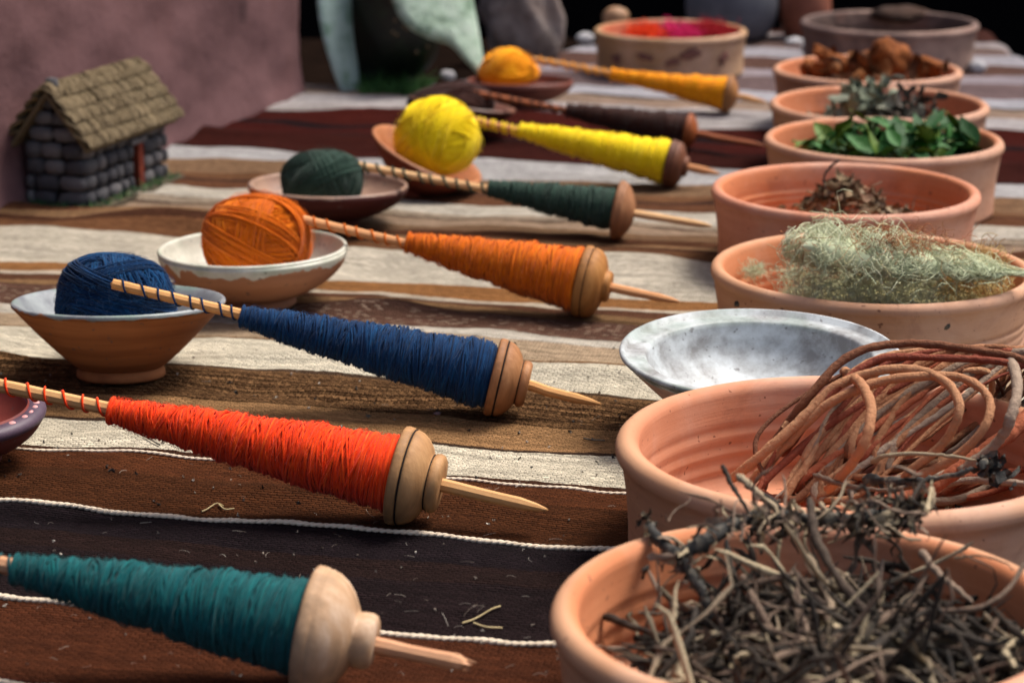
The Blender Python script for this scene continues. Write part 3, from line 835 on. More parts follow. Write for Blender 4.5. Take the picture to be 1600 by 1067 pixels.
    for ly in range(layers):
        pitch = sr * (1.75 + 0.5 * ly)
        turns_n = (xb - xa) / pitch
        N = int(turns_n * (22 if near else 14))
        ph = np.linspace(0, turns_n * 2 * np.pi, N)
        lin_t = ph / ph[-1]
        slant = 0.0058 * np.sin(lin_t * (26 + 13 * ly) + ly * 2 + sd) + 0.0022 * np.sin(lin_t * 91 + ly * 2)
        x = xa + (xb - xa) * lin_t + slant * np.sin(ph + ly * 2.0 + lin_t * 11) * np.clip(lin_t * 6, 0, 1) * np.clip((1 - lin_t) * 9, 0, 1)
        x = x + 0.0006 * np.sin(ph * 0.37 + ly)
        x = np.clip(x, xa, xb)
        tl = (x - xa) / (xb - xa)
        rad = prof_r(tl) + ly * sr * 0.42 + 0.0008 * np.sin(ph * 0.171 + ly) + 0.0006 * np.sin(ph * 0.73) + .0005 * np.sin(ph * .057 + 2) + 0.0006 * sn(lin_t * 200, ph * 0.5, sd + ly, 2)
        pth = np.stack([x, rad * np.cos(ph), rad * np.sin(ph)], -1)[None]
        V, F, _ = tube_arrays(pth, np.full((1, N), sr) * (1 + 0.22 * np.sin(ph * 1.31 + ly))[None], 5)
        tn = 0.5 + 0.32 * sn(ph * 0.9, ph * 0.07, sd + ly * 3, 3) + 0.18 * rng.random(N)
        parts.append((V, F, np.repeat(np.clip(tn, 0, 1), 5)))
    # loose fibres
    nf = 1500 if near else 260
    t0 = rng.random(nf)
    a0 = rng.random(nf) * 6.283
    ln = rng.uniform(.004, .013, nf)
    st = np.linspace(0, 1, 5)[None, :]
    aa = a0[:, None] + (ln / np.maximum(prof_r(t0), .006))[:, None] * st
    tq = np.clip(t0[:, None] + rng.uniform(-.03, .03, nf)[:, None] * st, 0, 1)
    rq = prof_r(tq) + sr * 1.9 + (rng.uniform(.0002, .0024, nf)[:, None]) * np.sin(st * np.pi * rng.uniform(.5, 1.0, nf)[:, None])
    pth = np.stack([xa + (xb - xa) * tq, rq * np.cos(aa), rq * np.sin(aa)], -1)
    parts.append(tube_arrays(pth, np.full((nf, 5), .00010 if near else .00013), 3, rng.uniform(.5, 1, nf)))
    V, F, t_ = join_arrays(parts)
    obj('wound_yarn', mesh_np('wound_yarn', V, F, yarns[key], True, t_), root)
    # thread spiralling along the bare stick
    if turns:
        Lb = Ltail - Lc
        N = turns * 26
        ph = np.linspace(0, turns * 2 * np.pi, N)
        lt = ph / ph[-1]
        x = -Ltail + 0.004 + (Lb - 0.003) * (lt ** 0.92) + 0.0016 * np.sin(ph * .43 + sd)
        rq = shaft_r * 1.03 + sr * 0.8
        zb = 0.0016 * np.sin(x * 9 + len(key)) * (np.abs(x) > 0.03)
        pth = np.stack([x, rq * np.cos(ph), rq * np.sin(ph) + zb], -1)[None]
        V, F, t_ = tube_arrays(pth, np.full((1, N), sr * 1.15), 6, np.array([.45]))
        obj('spiral_thread', mesh_np('spiral_thread', V, F, yarns[key], True, t_), root)
    flat_spots.append((W.x, W.y, r * 1.1))
    return root, T, W, ax


spindle('teal', 'nearest spindle, wound with dark teal wool, with pale whorl and splintered tip', (-60, 872), (508, 988), 735, 100, 22, r0=.0070, rend=.74, style='bell', blunt=True,
        wood=((178, 122, 84), (206, 156, 118)), whood=((182, 146, 112), (214, 188, 164)), tail_z=.042, shaft_r=.0056, turns=5)
spindle('red', 'spindle wound with bright orange-red wool, pale dark-ringed whorl, tail over the left edge bowl', (-40, 594), (640, 746), 857, 78, 172, wood=((188, 134, 80), (214, 164, 108)), whood=((170, 126, 82), (194, 150, 102)), rend=.75, shaft_r=.0052, turns=7, tail_z=.052)
spindle('blue', 'spindle wound with navy blue wool, reddish whorl, its tail leaning on the navy yarn ball', (176, 446), (786, 592), 940, 62, 376, wood=((196, 138, 76), (222, 166, 104)), whood=((154, 104, 64), (186, 136, 92)), rend=.83, tail_fix=.108, turns=8, shaft_r=.0047)
spindle('orange', 'spindle wound with orange wool, honey-coloured whorl', (474, 343), (922, 442), 1062, 57, 636, wood=((196, 132, 82), (220, 160, 108)), whood=((160, 106, 52), (196, 140, 78)), rend=.86, tail_z=.066, turns=7, style='round', shaft_r=.0046)
spindle('forest', 'spindle wound with dark forest green wool, light brown conical whorl', (532, 254), (976, 331), 1112, 48, 764, wood=((204, 156, 104), (226, 182, 130)), whood=((150, 102, 68), (184, 134, 94)), rend=.68, tail_z=.062, turns=11, style='cone', near=False, shaft_r=.0046)
spindle('yellow', 'spindle wound with bright yellow wool, dark brown whorl', (740, 188), (1054, 257), 1125, 38, 812, wood=((176, 116, 70), (200, 140, 92)), whood=((104, 62, 42), (132, 82, 54)), rend=.90, tail_z=.062, turns=8, style='round', near=False, shaft_r=.0052)
spindle('brown', 'spindle wound with dark brown wool, rust-coloured whorl, behind the bright yellow one', (735, 146), (1080, 207), 1195, 30, 885, wood=((130, 66, 34), (156, 86, 48)), whood=((140, 72, 32), (168, 92, 44)), rend=.86, tail_z=.05, turns=9, style='cone', near=False, shaft_r=.0044)
spindle('gold', 'furthest spindle, wound with golden yellow wool', (832, 95), (1143, 149), 1200, 31, 955, wood=((190, 132, 76), (212, 156, 98)), whood=((150, 100, 56), (186, 134, 82)), rend=.86, tail_z=.05, turns=7, style='cone', near=False, shaft_r=.0046, pw=1.5)


# ------------------------------------------------------------------ yarn balls
def yarn_ball(key, label, cx, cy, ax_, bz, zc, bands=26, strands=16, sr=.00085, seed=1, lump=0.03, hairs=500, dep=0.9, widths=(.5, 1.05)):
    c = at(cx, cy, zc)
    D = c.y * math.cos(PITCH) + (CAMH - c.z) * math.sin(PITCH)
    ra, rz = ax_ / FOC * D, bz / FOC * D
    r_ = np.random.default_rng(seed)
    Rb = 1.0
    N = 44
    parts = []
    th = np.linspace(0, 2 * np.pi, N)
    loops, tints = [], []
    for b in range(bands):
        n = r_.normal(size=3); n /= np.linalg.norm(n)
        e1 = np.cross(n, [0.21, .33, .92]); e1 /= np.linalg.norm(e1)
        e2 = np.cross(n, e1)
        lay = 0.90 + 0.12 * b / bands
        wdt = r_.uniform(*widths) * 0.5
        c0 = r_.uniform(-.35, .35)
        bt = r_.uniform(.05, .95)
        for k in range(strands):
            d = c0 + (k / (strands - 1) - .5) * wdt + r_.uniform(-.012, .012)
            d = np.clip(d, -.93, .93)
            dd = d + 0.04 * np.sin(th * 1 + r_.uniform(0, 6.28)) + .015 * np.sin(th * 3 + r_.uniform(0, 6.28))
            rl = lay * (1 + 0.010 * r_.normal())
            rho = np.sqrt(np.maximum(rl ** 2 - dd ** 2, .02))
            p = n[None] * dd[:, None] + rho[:, None] * (np.cos(th)[:, None] * e1 + np.sin(th)[:, None] * e2)
            loops.append(p); tints.append(np.clip(bt + r_.uniform(-.3, .3), 0, 1))
    P_ = np.array(loops)
    # lumps
    lm = 1 + lump * (np.sin(P_[..., 0] * 3.1 + seed) + np.sin(P_[..., 1] * 2.7 + seed * 2) * .8 + np.sin(P_[..., 2] * 4.3 + seed))
    P_ = P_ * lm[..., None] * np.array([ra, ra * dep, rz])
    parts.append(tube_arrays(P_, np.full(P_.shape[:2], sr), 4, np.array(tints)))
    # core
    u_ = np.linspace(0, np.pi, 20)
    V, F, t_ = lathe_arrays([(0.9 * math.sin(a) + .0001, -0.9 * math.cos(a)) for a in u_], 32)
    V = V * np.array([ra, ra * dep, rz])
    parts.append((V, F, np.full(len(V), .1)))
    h0 = r_.normal(size=(hairs, 3)); h0 /= np.linalg.norm(h0, axis=1, keepdims=True)
    dr = np.cross(h0, r_.normal(size=(hairs, 3))); dr /= np.linalg.norm(dr, axis=1, keepdims=True)
    s5 = np.linspace(0, 1, 5)
    hp = h0[:, None] * (1.03 + (r_.uniform(0, .07, hairs)[:, None] * np.sin(s5 * 2.6)[None])[..., None]) + dr[:, None] * (s5[None, :, None] * r_.uniform(.1, .35, hairs)[:, None, None])
    hp = hp * np.array([ra, ra * dep, rz])
    parts.append(tube_arrays(hp, np.full((hairs, 5), .00011), 3, r_.uniform(.4, 1, hairs)))
    V, F, t_ = join_arrays(parts)
    o = obj('yarn_ball', mesh_np('yarn_ball', V, F, yarns[key], True, t_))
    o.location = c
    tag(o, label, 'yarn ball', 'balls of dyed yarn')
    return o


yarn_ball('blue', 'navy blue yarn ball in the footed brown bowl', 181, 466, 88, 66, .078, seed=4, hairs=1300, lump=.05)
yarn_ball('orange', 'orange yarn ball in the white glazed bowl', 403, 373, 83, 70, .062, seed=11, hairs=900, lump=.03)
yarn_ball('forest', 'dark forest green yarn ball in the dark red bowl', 503, 283, 66, 50, .055, bands=20, strands=15, sr=.001, seed=5, hairs=300)
yarn_ball('yellow', 'bright yellow yarn ball resting in the tipped bowl', 683, 215, 67, 61, .070, bands=20, strands=15, sr=.0012, seed=16, hairs=300, lump=.02)
yarn_ball('gold', 'golden yarn ball at the far end of the row', 795, 111, 48, 34, .050, bands=16, strands=13, sr=.0013, seed=9, hairs=100, lump=.05)
o = yarn_ball('brown', 'flattened dark brown wool bundle in the dark brown bowl', 706, 166, 66, 36, .045, bands=16, strands=13, sr=.0014, seed=13, hairs=100, lump=.05)
o['category'] = 'yarn ball'

# the last fillings come after the flat spots are known
blanket = build_blanket()


# ------------------------------------------------------------------ adobe wall
def adobe_wall():
    p0 = Vector((-1.18, 0.9)); p1 = Vector((-0.318, 3.60))
    d = (p1 - p0).normalized(); nrm = Vector((-d.y, d.x))    # points to -X: the wall's depth
    Lw = (p1 - p0).length
    # plan outline with a rounded far corner
    pl = []
    for i in range(200):
        pl.append(p0 + d * (Lw - 0.06) * i / 199)
    c = p0 + d * (Lw - 0.06) + nrm * 0.06
    for k in range(1, 12):
        a = k / 12 * math.pi / 2
        pl.append(c - nrm * 0.06 * math.cos(a) + d * 0.06 * math.sin(a))
    for i in range(1, 30):
        pl.append(p0 + d * Lw + nrm * (0.06 + 0.4 * i / 29))
    for i in range(1, 20):
        pl.append(p0 + d * (Lw - Lw * i / 19) + nrm * 0.46)
    pl = np.array([list(p) for p in pl])
    zs = np.concatenate([np.linspace(-.74, -.05, 8), np.linspace(-.03, .55, 70), np.linspace(.6, 1.5, 20)])
    X = np.repeat(pl[:, 0][:, None], len(zs), 1); Y = np.repeat(pl[:, 1][:, None], len(zs), 1)
    Z = np.repeat(zs[None], len(pl), 0)
    bmp = 0.006 * sn(Y * 9, Z * 12, 21, 4) + 0.0025 * sn(Y * 45, Z * 50, 22, 3)
    # foot of the wall swells a little
    bmp = bmp + 0.012 * np.exp(-np.clip(Z, 0, 9) / 0.03) * (Z > -.05)
    X = X - nrm.x * bmp; Y = Y - nrm.y * bmp
    n, m = X.shape
    idx = np.arange(n * m).reshape(n, m)
    q = np.stack([idx[:, :-1], np.roll(idx, -1, 0)[:, :-1], np.roll(idx, -1, 0)[:, 1:], idx[:, 1:]], -1).reshape(-1, 4)
    V = np.stack([X, Y, Z], -1).reshape(-1, 3)
    top = np.array([[idx[i, -1] for i in range(n)]])
    mt = basic('adobe_plaster', (92, 66, 67), (106, 78, 79), scale=9, rough=0.95, bump=0.6, bscale=60, bdist=0.003, c3=(100, 71, 71), spec=0.1)
    # one dark spot on the plaster
    ns, L = mt.node_tree.nodes, mt.node_tree.links
    P = ns['Principled BSDF']
    src = P.inputs['Base Color'].links[0].from_socket
    tc = [x for x in ns if x.type == 'TEX_COORD'][0]
    sp = ns.new('ShaderNodeVectorMath'); sp.operation = 'DISTANCE'
    hit = Vector((-.395, 3.38, .165))
    sp.inputs[1].default_value = hit
    dn = ns.new('ShaderNodeTexNoise'); dn.inputs['Scale'].default_value = 40
    L.new(tc.outputs['Object'], dn.inputs['Vector'])
    av = ns.new('ShaderNodeVectorMath'); av.operation = 'MULTIPLY_ADD'; av.inputs[1].default_value = (.02, .02, .02)
    L.new(dn.outputs['Color'], av.inputs[0]); L.new(tc.outputs['Object'], av.inputs[2]); L.new(av.outputs[0], sp.inputs[0])
    mr = ns.new('ShaderNodeMapRange'); mr.inputs['From Min'].default_value = .010; mr.inputs['From Max'].default_value = .028; mr.inputs['To Min'].default_value = .75; mr.inputs['To Max'].default_value = 0
    L.new(sp.outputs['Value'], mr.inputs['Value'])
    mx = ns.new('ShaderNodeMix'); mx.data_type = 'RGBA'; L.new(mr.outputs[0], mx.inputs[0]); L.new(src, mx.inputs[6]); mx.inputs[7].default_value = lin((44, 32, 36))
    L.new(mx.outputs[2], P.inputs['Base Color'])
    me = mesh_np('adobe_wall', V, [q], mt, True)
    o = obj('adobe_wall', me)
    tag(o, 'rough mauve plastered adobe wall along the left side', 'wall')
    return o, d, nrm


wall, wd, wn = adobe_wall()


# ------------------------------------------------------------------ table, floor, back
def box_arrays(x0, x1, y0, y1, z0, z1):
    V = np.array([[x, y, z] for x in (x0, x1) for y in (y0, y1) for z in (z0, z1)], dtype=float)
    F = np.array([[0, 1, 3, 2], [4, 6, 7, 5], [0, 4, 5, 1], [2, 3, 7, 6], [0, 2, 6, 4], [1, 5, 7, 3]])
    return V, F, np.zeros(8)


tw = basic('table_wood', (16, 11, 9), (26, 18, 14), scale=20, rough=1.0, spec=.0)
tbl = empty('long_table', (0, 0, -.72), label='long dark wooden table hidden under the striped blanket', cat='table')
V, F, t_ = box_arrays(-1.28, XE - .01, YN, YE, .66, .705)
obj('table_top', mesh_np('table_top', V, F, tw, False), tbl)
for lx in (-1.2, .78):
    for ly in (.7, 2.4, 4.15):
        V, F, t_ = box_arrays(lx - .035, lx + .035, ly - .035, ly + .035, 0, .659)
        obj('leg', mesh_np('leg', V, F, tw, False), tbl)
gm = basic('shade_dark_earth', (14, 11, 10), (22, 17, 15), scale=3, rough=1.0, bump=0.5, bscale=30, bdist=.01, spec=.02)  # earth coloured near-black to stand in for shade beyond the table
V = np.array([[-60, -60, -.72], [60, -60, -.72], [60, 60, -.72], [-60, 60, -.72]])
g = obj('ground', mesh_np('ground', V, np.array([[0, 1, 2, 3]]), gm, False)); tag(g, kind='structure')
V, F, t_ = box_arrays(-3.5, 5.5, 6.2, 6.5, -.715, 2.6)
bw = obj('dark_back_wall', mesh_np('dark_back_wall', V, F, basic('shade_black_plaster', (9, 8, 9), (15, 13, 14), scale=4, rough=1, spec=.02), False))  # near-black colour stands in for the deep shade back there
tag(bw, 'wall far behind the table, deep shade painted into its near-black colour', 'wall')


# ------------------------------------------------------------------ miniature stone house
def house():
    d = Vector((0.335, 0.942)).normalized()          # along the long wall, away from camera
    n = Vector((-d.y, d.x))                          # towards the adobe wall
    c0 = at(133, 327, 0)                             # near right corner on the blanket
    ang = math.atan2(d.y, d.x)
    root = empty('miniature_house', (c0.x, c0.y, 0), (0, 0, ang), 'miniature grey stone house with thatched gable roof against the mauve wall', 'model house')
    Lh, Wh, Hh, Hr = 0.205, 0.078, 0.078, 0.142
    stone_ms = [basic('stone_%d' % i, a, b, scale=90, rough=.95, bump=.8, bscale=260, bdist=.001) for i, (a, b) in enumerate((((66, 65, 68), (104, 102, 104)), ((82, 80, 82), (128, 124, 124)), ((54, 54, 58), (88, 86, 90))))]
    mortar = basic('mud_mortar', (20, 18, 19), (32, 28, 28), scale=60, rough=1)
    # inner wall with gable
    w_ = 0.004
    x0, x1, y0, y1 = w_, Lh - w_, w_, Wh - w_
    dx0, dx1 = .118, .143
    ym = Wh / 2
    V = np.array([[x0, y0, 0], [x1, y0, 0], [x1, y1, 0], [x0, y1, 0], [x0, y0, Hh], [x1, y0, Hh], [x1, y1, Hh], [x0, y1, Hh], [x0, ym, Hr - .012], [x1, ym, Hr - .012]])
    F4 = np.array([[0, 1, 5, 4], [1, 2, 6, 5], [2, 3, 7, 6], [3, 0, 4, 7], [4, 5, 9, 8], [6, 7, 8, 9]])
    F3 = np.array([[4, 8, 7], [5, 6, 9]])
    obj('mortar_core', mesh_np('mortar_core', V, [F4, F3], mortar, False), root)
    # stone meshes (rounded blocks)
    meshes = []
    for k in range(9):
        g = np.linspace(-1, 1, 3)
        vs, fs = [], []
        rr = np.random.default_rng(k)
        for axn in range(3):
            for sg in (-1, 1):
                A, B = np.meshgrid(g, g, indexing='ij')
                p = np.zeros((9, 3)); p[:, axn] = sg; p[:, (axn + 1) % 3] = A.ravel(); p[:, (axn + 2) % 3] = B.ravel()
                o_ = len(vs) * 9
                vs.append(p)
                for i in range(2):
                    for j in range(2):
                        f = [i * 3 + j, (i + 1) * 3 + j, (i + 1) * 3 + j + 1, i * 3 + j + 1]
                        if sg < 0: f = f[::-1]
                        fs.append([q + o_ for q in f])
        P_ = np.concatenate(vs)
        key = {}
        remap = []
        for p in P_:
            kk = tuple(np.round(p, 2))
            key.setdefault(kk, len(key)); remap.append(key[kk])
        U = np.array(list(key.keys()))
        ln = np.linalg.norm(U, axis=1, keepdims=True)
        U2 = U / ln ** 0.55
        U2 += rr.normal(size=U2.shape) * 0.07
        F = np.array([[remap[i] for i in f] for f in fs])
        meshes.append(mesh_np('stone', U2, F, stone_ms[k % 3], True))

    def stone(x, y, z, sx, sy, sz):
        o = obj('stone', random.choice(meshes), root, (x, y, z), (random.uniform(-.14, .14), random.uniform(-.14, .14), random.uniform(-.1, .1)))
        q = random.uniform(.84, 1.02)
        o.scale = (sx / 2 * q, sy / 2, sz / 2 * random.uniform(.84, 1.0))
    rows = 4
    rh = Hh / rows
    for rI in range(rows):
        z = rh * (rI + .5)
        x = -0.001
        while x < Lh - .004:
            w1 = random.uniform(.020, .033)
            if x + w1 > Lh: w1 = Lh - x
            if rI < 3 and x < dx1 and x + w1 > dx0:
                if x < dx0 - .008: w1 = dx0 - x
                else:
                    x = dx1
                    continue
            stone(x + w1 / 2, .003, z, w1 * 1.02, .018, rh * 1.04)
            x += w1
        # near gable
        y = -.002
        while y < Wh - .006:
            w1 = random.uniform(.026, .040)
            if y + w1 > Wh - .010: w1 = Wh - y
            stone(.003, y + w1 / 2, z, .018, w1 * 1.0, rh * 1.04)
            y += w1
        y = 0
        while y < Wh - .006:
            w1 = random.uniform(.020, .032)
            stone(Lh - .003, y + w1 / 2, z, .016, w1, rh); y += w1
    for rI in range(4):
        z = Hh + rh * (rI + .5)
        hw = (Wh / 2) * (1 - (rI + .7) / 4.9)
        if rI < 2:
            stone(.004, ym - hw / 2, z, .016, hw, rh); stone(.004, ym + hw / 2, z, .016, hw, rh)
        else:
            stone(.004, ym, z, .016, hw * 1.7, rh)
    # door
    dm = basic('red_door_paint', (96, 36, 22), (126, 54, 34), scale=70, rough=.8)
    V, F, t_ = box_arrays(dx0 + .011, dx1 - .001, -.0045, .0035, .0, rh * 3 - .002)
    dr = obj('door', mesh_np('door', V, F, dm, False), root)
    # lintel
    V, F, t_ = box_arrays(dx0 - .006, dx1 + .006, -.006, .002, rh * 3 - .001, rh * 3 + .005)
    obj('lintel', mesh_np('lintel', V, F, stone_ms[1], False), root)
    # thatch: four overlapping courses on each slope, made of bundled straw
    th = basic('thatch', (84, 70, 52), (128, 112, 86), scale=120, rough=.95, bump=.8, bscale=420, tint=[(72, 60, 44), (116, 100, 74), (142, 126, 98)])
    roof = obj('roof', mesh_np('roof', np.array([[-.012, -.014, Hh - .004], [Lh + .012, -.014, Hh - .004], [Lh + .012, ym, Hr], [-.012, ym, Hr], [-.012, Wh + .014, Hh - .004], [Lh + .012, Wh + .014, Hh - .004],
                                                  [-.012, -.012, Hh - .008], [Lh + .012, -.012, Hh - .008], [Lh + .012, ym, Hr - .007], [-.012, ym, Hr - .007], [-.012, Wh + .012, Hh - .008], [Lh + .012, Wh + .012, Hh - .008]]),
                               np.array([[0, 1, 2, 3], [3, 2, 5, 4], [7, 6, 9, 8], [8, 9, 10, 11], [0, 3, 9, 6], [3, 4, 10, 9], [1, 7, 8, 2], [2, 8, 11, 5], [0, 6, 7, 1], [4, 5, 11, 10]]), th, False, np.full(12, .3)), root)
    for side in (0, 1):
        e = Vector((0, -.016, Hh - .004)) if side == 0 else Vector((0, Wh + .016, Hh - .004))
        r_ = Vector((0, ym, Hr + .002))
        sl = r_ - e
        nm = Vector((0, -sl.z, sl.y)).normalized() if side == 0 else Vector((0, sl.z, -sl.y)).normalized()
        if nm.z < 0: nm = -nm
        nc = 5
        for k in range(nc):
            a = e + sl * (k / nc) ; b = e + sl * min(1.0, (k + 1.25) / nc)
            nst = 330
            xs = rng.uniform(-.016, Lh + .016, nst)
            t = np.linspace(0, 1, 5)
            jit = rng.normal(0, .0016, (nst, 1))
            lift = (0.0085 * (1 - t) ** 0.7)[None] + rng.uniform(0, .0025, (nst, 1)) + 0.0008 * np.sin(xs * 60 + k)[:, None]
            A = np.array(a)[None, None] + (np.array(b) - np.array(a))[None, None] * (t[None, :, None] + jit[..., None] * 24)
            P_ = A + np.array(nm)[None, None] * lift[..., None]
            P_[..., 0] += xs[:, None] + rng.normal(0, .003, (nst, 1)) * t[None]
            P_[:, 0] -= np.array(nm) * .003
            V, F, t_ = tube_arrays(P_, np.full((nst, 5), .0013), 4)
            o = obj('thatch_course', mesh_np('thatch_course', V, F, th, True, t_), roof)
    nst = 240
    xs = rng.uniform(-.014, Lh + .010, nst)
    t = np.linspace(-1, 1, 7)
    P_ = np.zeros((nst, 7, 3))
    P_[..., 0] = xs[:, None] + rng.normal(0, .002, (nst, 1)) * t
    P_[..., 1] = ym + t * .014
    P_[..., 2] = Hr + .006 - (t ** 2) * .014 + rng.uniform(-.001, .003, (nst, 1))
    V, F, t_ = tube_arrays(P_, np.full((nst, 7), .0012), 4)
    obj('ridge_thatch', mesh_np('ridge_thatch', V, F, th, True, t_), roof)
    # painted base with moss tufts
    bm_ = basic('base_board', (58, 52, 40), (84, 74, 58), scale=50, rough=1)
    V, F, t_ = box_arrays(-.022, Lh + .012, -.026, Wh + .012, -.004, .003)
    obj('base_board', mesh_np('base_board', V, F, bm_, False), root)
    mg = basic('moss', (24, 48, 32), (52, 78, 48), scale=90, rough=1, tint=[(24, 52, 36), (52, 92, 56), (90, 110, 60)])
    nst = 240
    b0 = np.stack([rng.uniform(-.022, Lh, nst), rng.uniform(-.024, -.006, nst), np.full(nst, .002)], -1)
    sel = rng.random(nst) < .35
    b0[sel, 0] = rng.uniform(-.022, -.006, sel.sum()); b0[sel, 1] = rng.uniform(-.02, Wh, sel.sum())
    dirs = rng.normal(size=(nst, 3)) * np.array([.5, .5, .2]) + np.array([0, 0, .8])
    t = np.linspace(0, 1, 4)
    P_ = b0[:, None] + dirs[:, None] * (t[None, :, None] * rng.uniform(.004, .011, nst)[:, None, None])
    V, F, t_ = tube_arrays(P_, (np.full((nst, 1), .0012) * (1 - .7 * t)[None]), 3)
    o = obj('moss', mesh_np('moss', V, F, mg, True, t_), root); o['kind'] = 'stuff'
    flat_spots.append((c0.x + .05, c0.y + .1, .15))


house()


# ------------------------------------------------------------------ generic scattered matter
def rot_mats(n, tiltmax=None, r_=rng):
    q = r_.normal(size=(n, 4)); q /= np.linalg.norm(q, axis=1, keepdims=True)
    w_, x, y, z = q.T
    return np.stack([np.stack([1 - 2 * (y * y + z * z), 2 * (x * y - z * w_), 2 * (x * z + y * w_)], -1),
                     np.stack([2 * (x * y + z * w_), 1 - 2 * (x * x + z * z), 2 * (y * z - x * w_)], -1),
                     np.stack([2 * (x * z - y * w_), 2 * (y * z + x * w_), 1 - 2 * (x * x + y * y)], -1)], 1)


def flakes(centers, length, width, curl=1.2, r_=rng, tint=None, spread=.25):
    """curled leaf-like flakes; centers (P,3)"""
    P = len(centers)
    u = np.linspace(-.5, .5, 6); v = np.linspace(-.5, .5, 3)
    U, W = np.meshgrid(u, v, indexing='ij')
    L_ = r_.uniform(*length, P)[:, None, None]; Wd = r_.uniform(*width, P)[:, None, None]
    k = r_.uniform(-curl, curl, P)[:, None, None] * 2.2
    kk = np.where(np.abs(k) < .1, .1, k)
    sh = np.sqrt(np.clip(1 - (2 * np.abs(U) * .97) ** 2, .02, 1))[None]
    x = np.sin(kk * U[None]) / kk * L_
    z = (1 - np.cos(kk * U[None])) / kk * L_ + (W[None] ** 2) * Wd * r_.uniform(-1.5, 2.2, P)[:, None, None]
    y = W[None] * Wd * sh + r_.uniform(-spread, spread, P)[:, None, None] * L_ * U[None] ** 2
    V = np.stack([x, y, z], -1)
    V += r_.normal(0, .0006, V.shape)
    M = rot_mats(P, r_=r_)
    V = np.einsum('pij,pabj->pabi', M, V) + np.asarray(centers)[:, None, None]
    idx = np.arange(P * 18).reshape(P, 6, 3)
    q = np.stack([idx[:, :-1, :-1], idx[:, 1:, :-1], idx[:, 1:, 1:], idx[:, :-1, 1:]], -1).reshape(-1, 4)
    t = np.repeat(tint if tint is not None else r_.random(P), 18)
    return V.reshape(-1, 3), q, t


def twigs(centers, length, rad, bend=.5, N=9, S=5, flat=.45, r_=rng, tint=None, knots=.2, kink=0):
    P = len(centers)
    d = r_.normal(size=(P, 3)); d[:, 2] *= flat; d /= np.linalg.norm(d, axis=1, keepdims=True)
    L_ = r_.uniform(*length, P)
    pts = np.zeros((P, N, 3)); cur = np.array(centers) - d * (L_ / 2)[:, None]
    curv = r_.normal(size=(P, 3)) * bend
    for i in range(N):
        pts[:, i] = cur
        d = d + curv / N + r_.normal(size=(P, 3)) * bend * .28
        if kink: d = d + r_.normal(size=(P, 3)) * kink * (r_.random((P, 1)) < .22)
        d /= np.linalg.norm(d, axis=1, keepdims=True)
        cur = cur + d * (L_ / (N - 1))[:, None]
    t = np.linspace(0, 1, N)
    rr = r_.uniform(*rad, P)[:, None] * (1 - .45 * t)[None] * (1 + knots * r_.normal(size=(P, N)))
    rr[:, -1] *= .35; rr[:, 0] *= .6
    rr = np.maximum(rr, .0002)
    return tube_arrays(pts, rr, S, tint if tint is not None else r_.random(P))


# ------------------------------------------------------------------ front basin: dried roots
def mound(c, r, n, z0, h, r_=rng, exclude=.0, shift=(0, 0)):
    a = r_.random(n) * 6.283; q = np.sqrt(r_.random(n)) * r
    x = q * np.cos(a) + shift[0]; y = q * np.sin(a) + shift[1]
    zt = z0 + h * np.clip(1 - (q / r) ** 2 * .85, 0, 1) + .006 * sn(x * 60, y * 60, 8, 2)
    z = z0 * .4 + (zt - z0 * .4) * r_.random(n) ** .35
    return np.stack([c.x + x, c.y + y, z], -1)


root_m = basic('dried_root', (30, 24, 21), (126, 108, 88), scale=80, rough=.85, bump=1, bscale=350, bdist=.0018, tint=[(8, 8, 9), (12, 12, 12), (18, 17, 17), (28, 24, 22), (104, 84, 70), (144, 122, 104), (196, 178, 144), (30, 26, 24), (14, 13, 13)])
black_m = basic('blackened_root', (14, 14, 15), (62, 60, 56), scale=110, rough=.75, bump=1.0, bscale=300, bdist=.0015, c3=(132, 122, 104), spec=.3)
rr_ = np.random.default_rng(31)
ctr = mound(c_front, r_front * .80, 560, .044, .032, rr_, shift=(.022, -.012))
ctr2 = mound(c_front, r_front * .78, 700, .046, .034, rr_, shift=(.022, -.012))
V, F, t_ = join_arrays([twigs(ctr, (.045, .115), (.0010, .0030), .22, 12, 5, .17, rr_, knots=.32, kink=.34), twigs(ctr[:80] + np.array([0, 0, .006]), (.05, .11), (.0010, .0024), .4, 12, 5, .14, rr_, rr_.choice([.1, .4, .45, .5, .6, .75], 80), knots=.3, kink=.5), flakes(ctr2, (.016, .048), (.003, .009), 1.1, rr_), twigs(ctr2[:220], (.02, .05), (.0006, .0013), 1.1, 9, 4, .7, rr_, knots=.1)])
# keep everything inside the basin wall
d2 = np.hypot(V[:, 0] - c_front.x, V[:, 1] - c_front.y)
lim = r_front - .021
k_ = np.where(d2 > lim, lim / d2, 1)
V[:, 0] = c_front.x + (V[:, 0] - c_front.x) * k_; V[:, 1] = c_front.y + (V[:, 1] - c_front.y) * k_
V[:, 2] = np.maximum(V[:, 2], .012)
o = obj('dried_roots', mesh_np('dried_roots', V, F, root_m, True, t_))
tag(o, 'tangled heap of dried grey-brown roots filling the nearest clay basin', 'dried roots', kind='stuff')


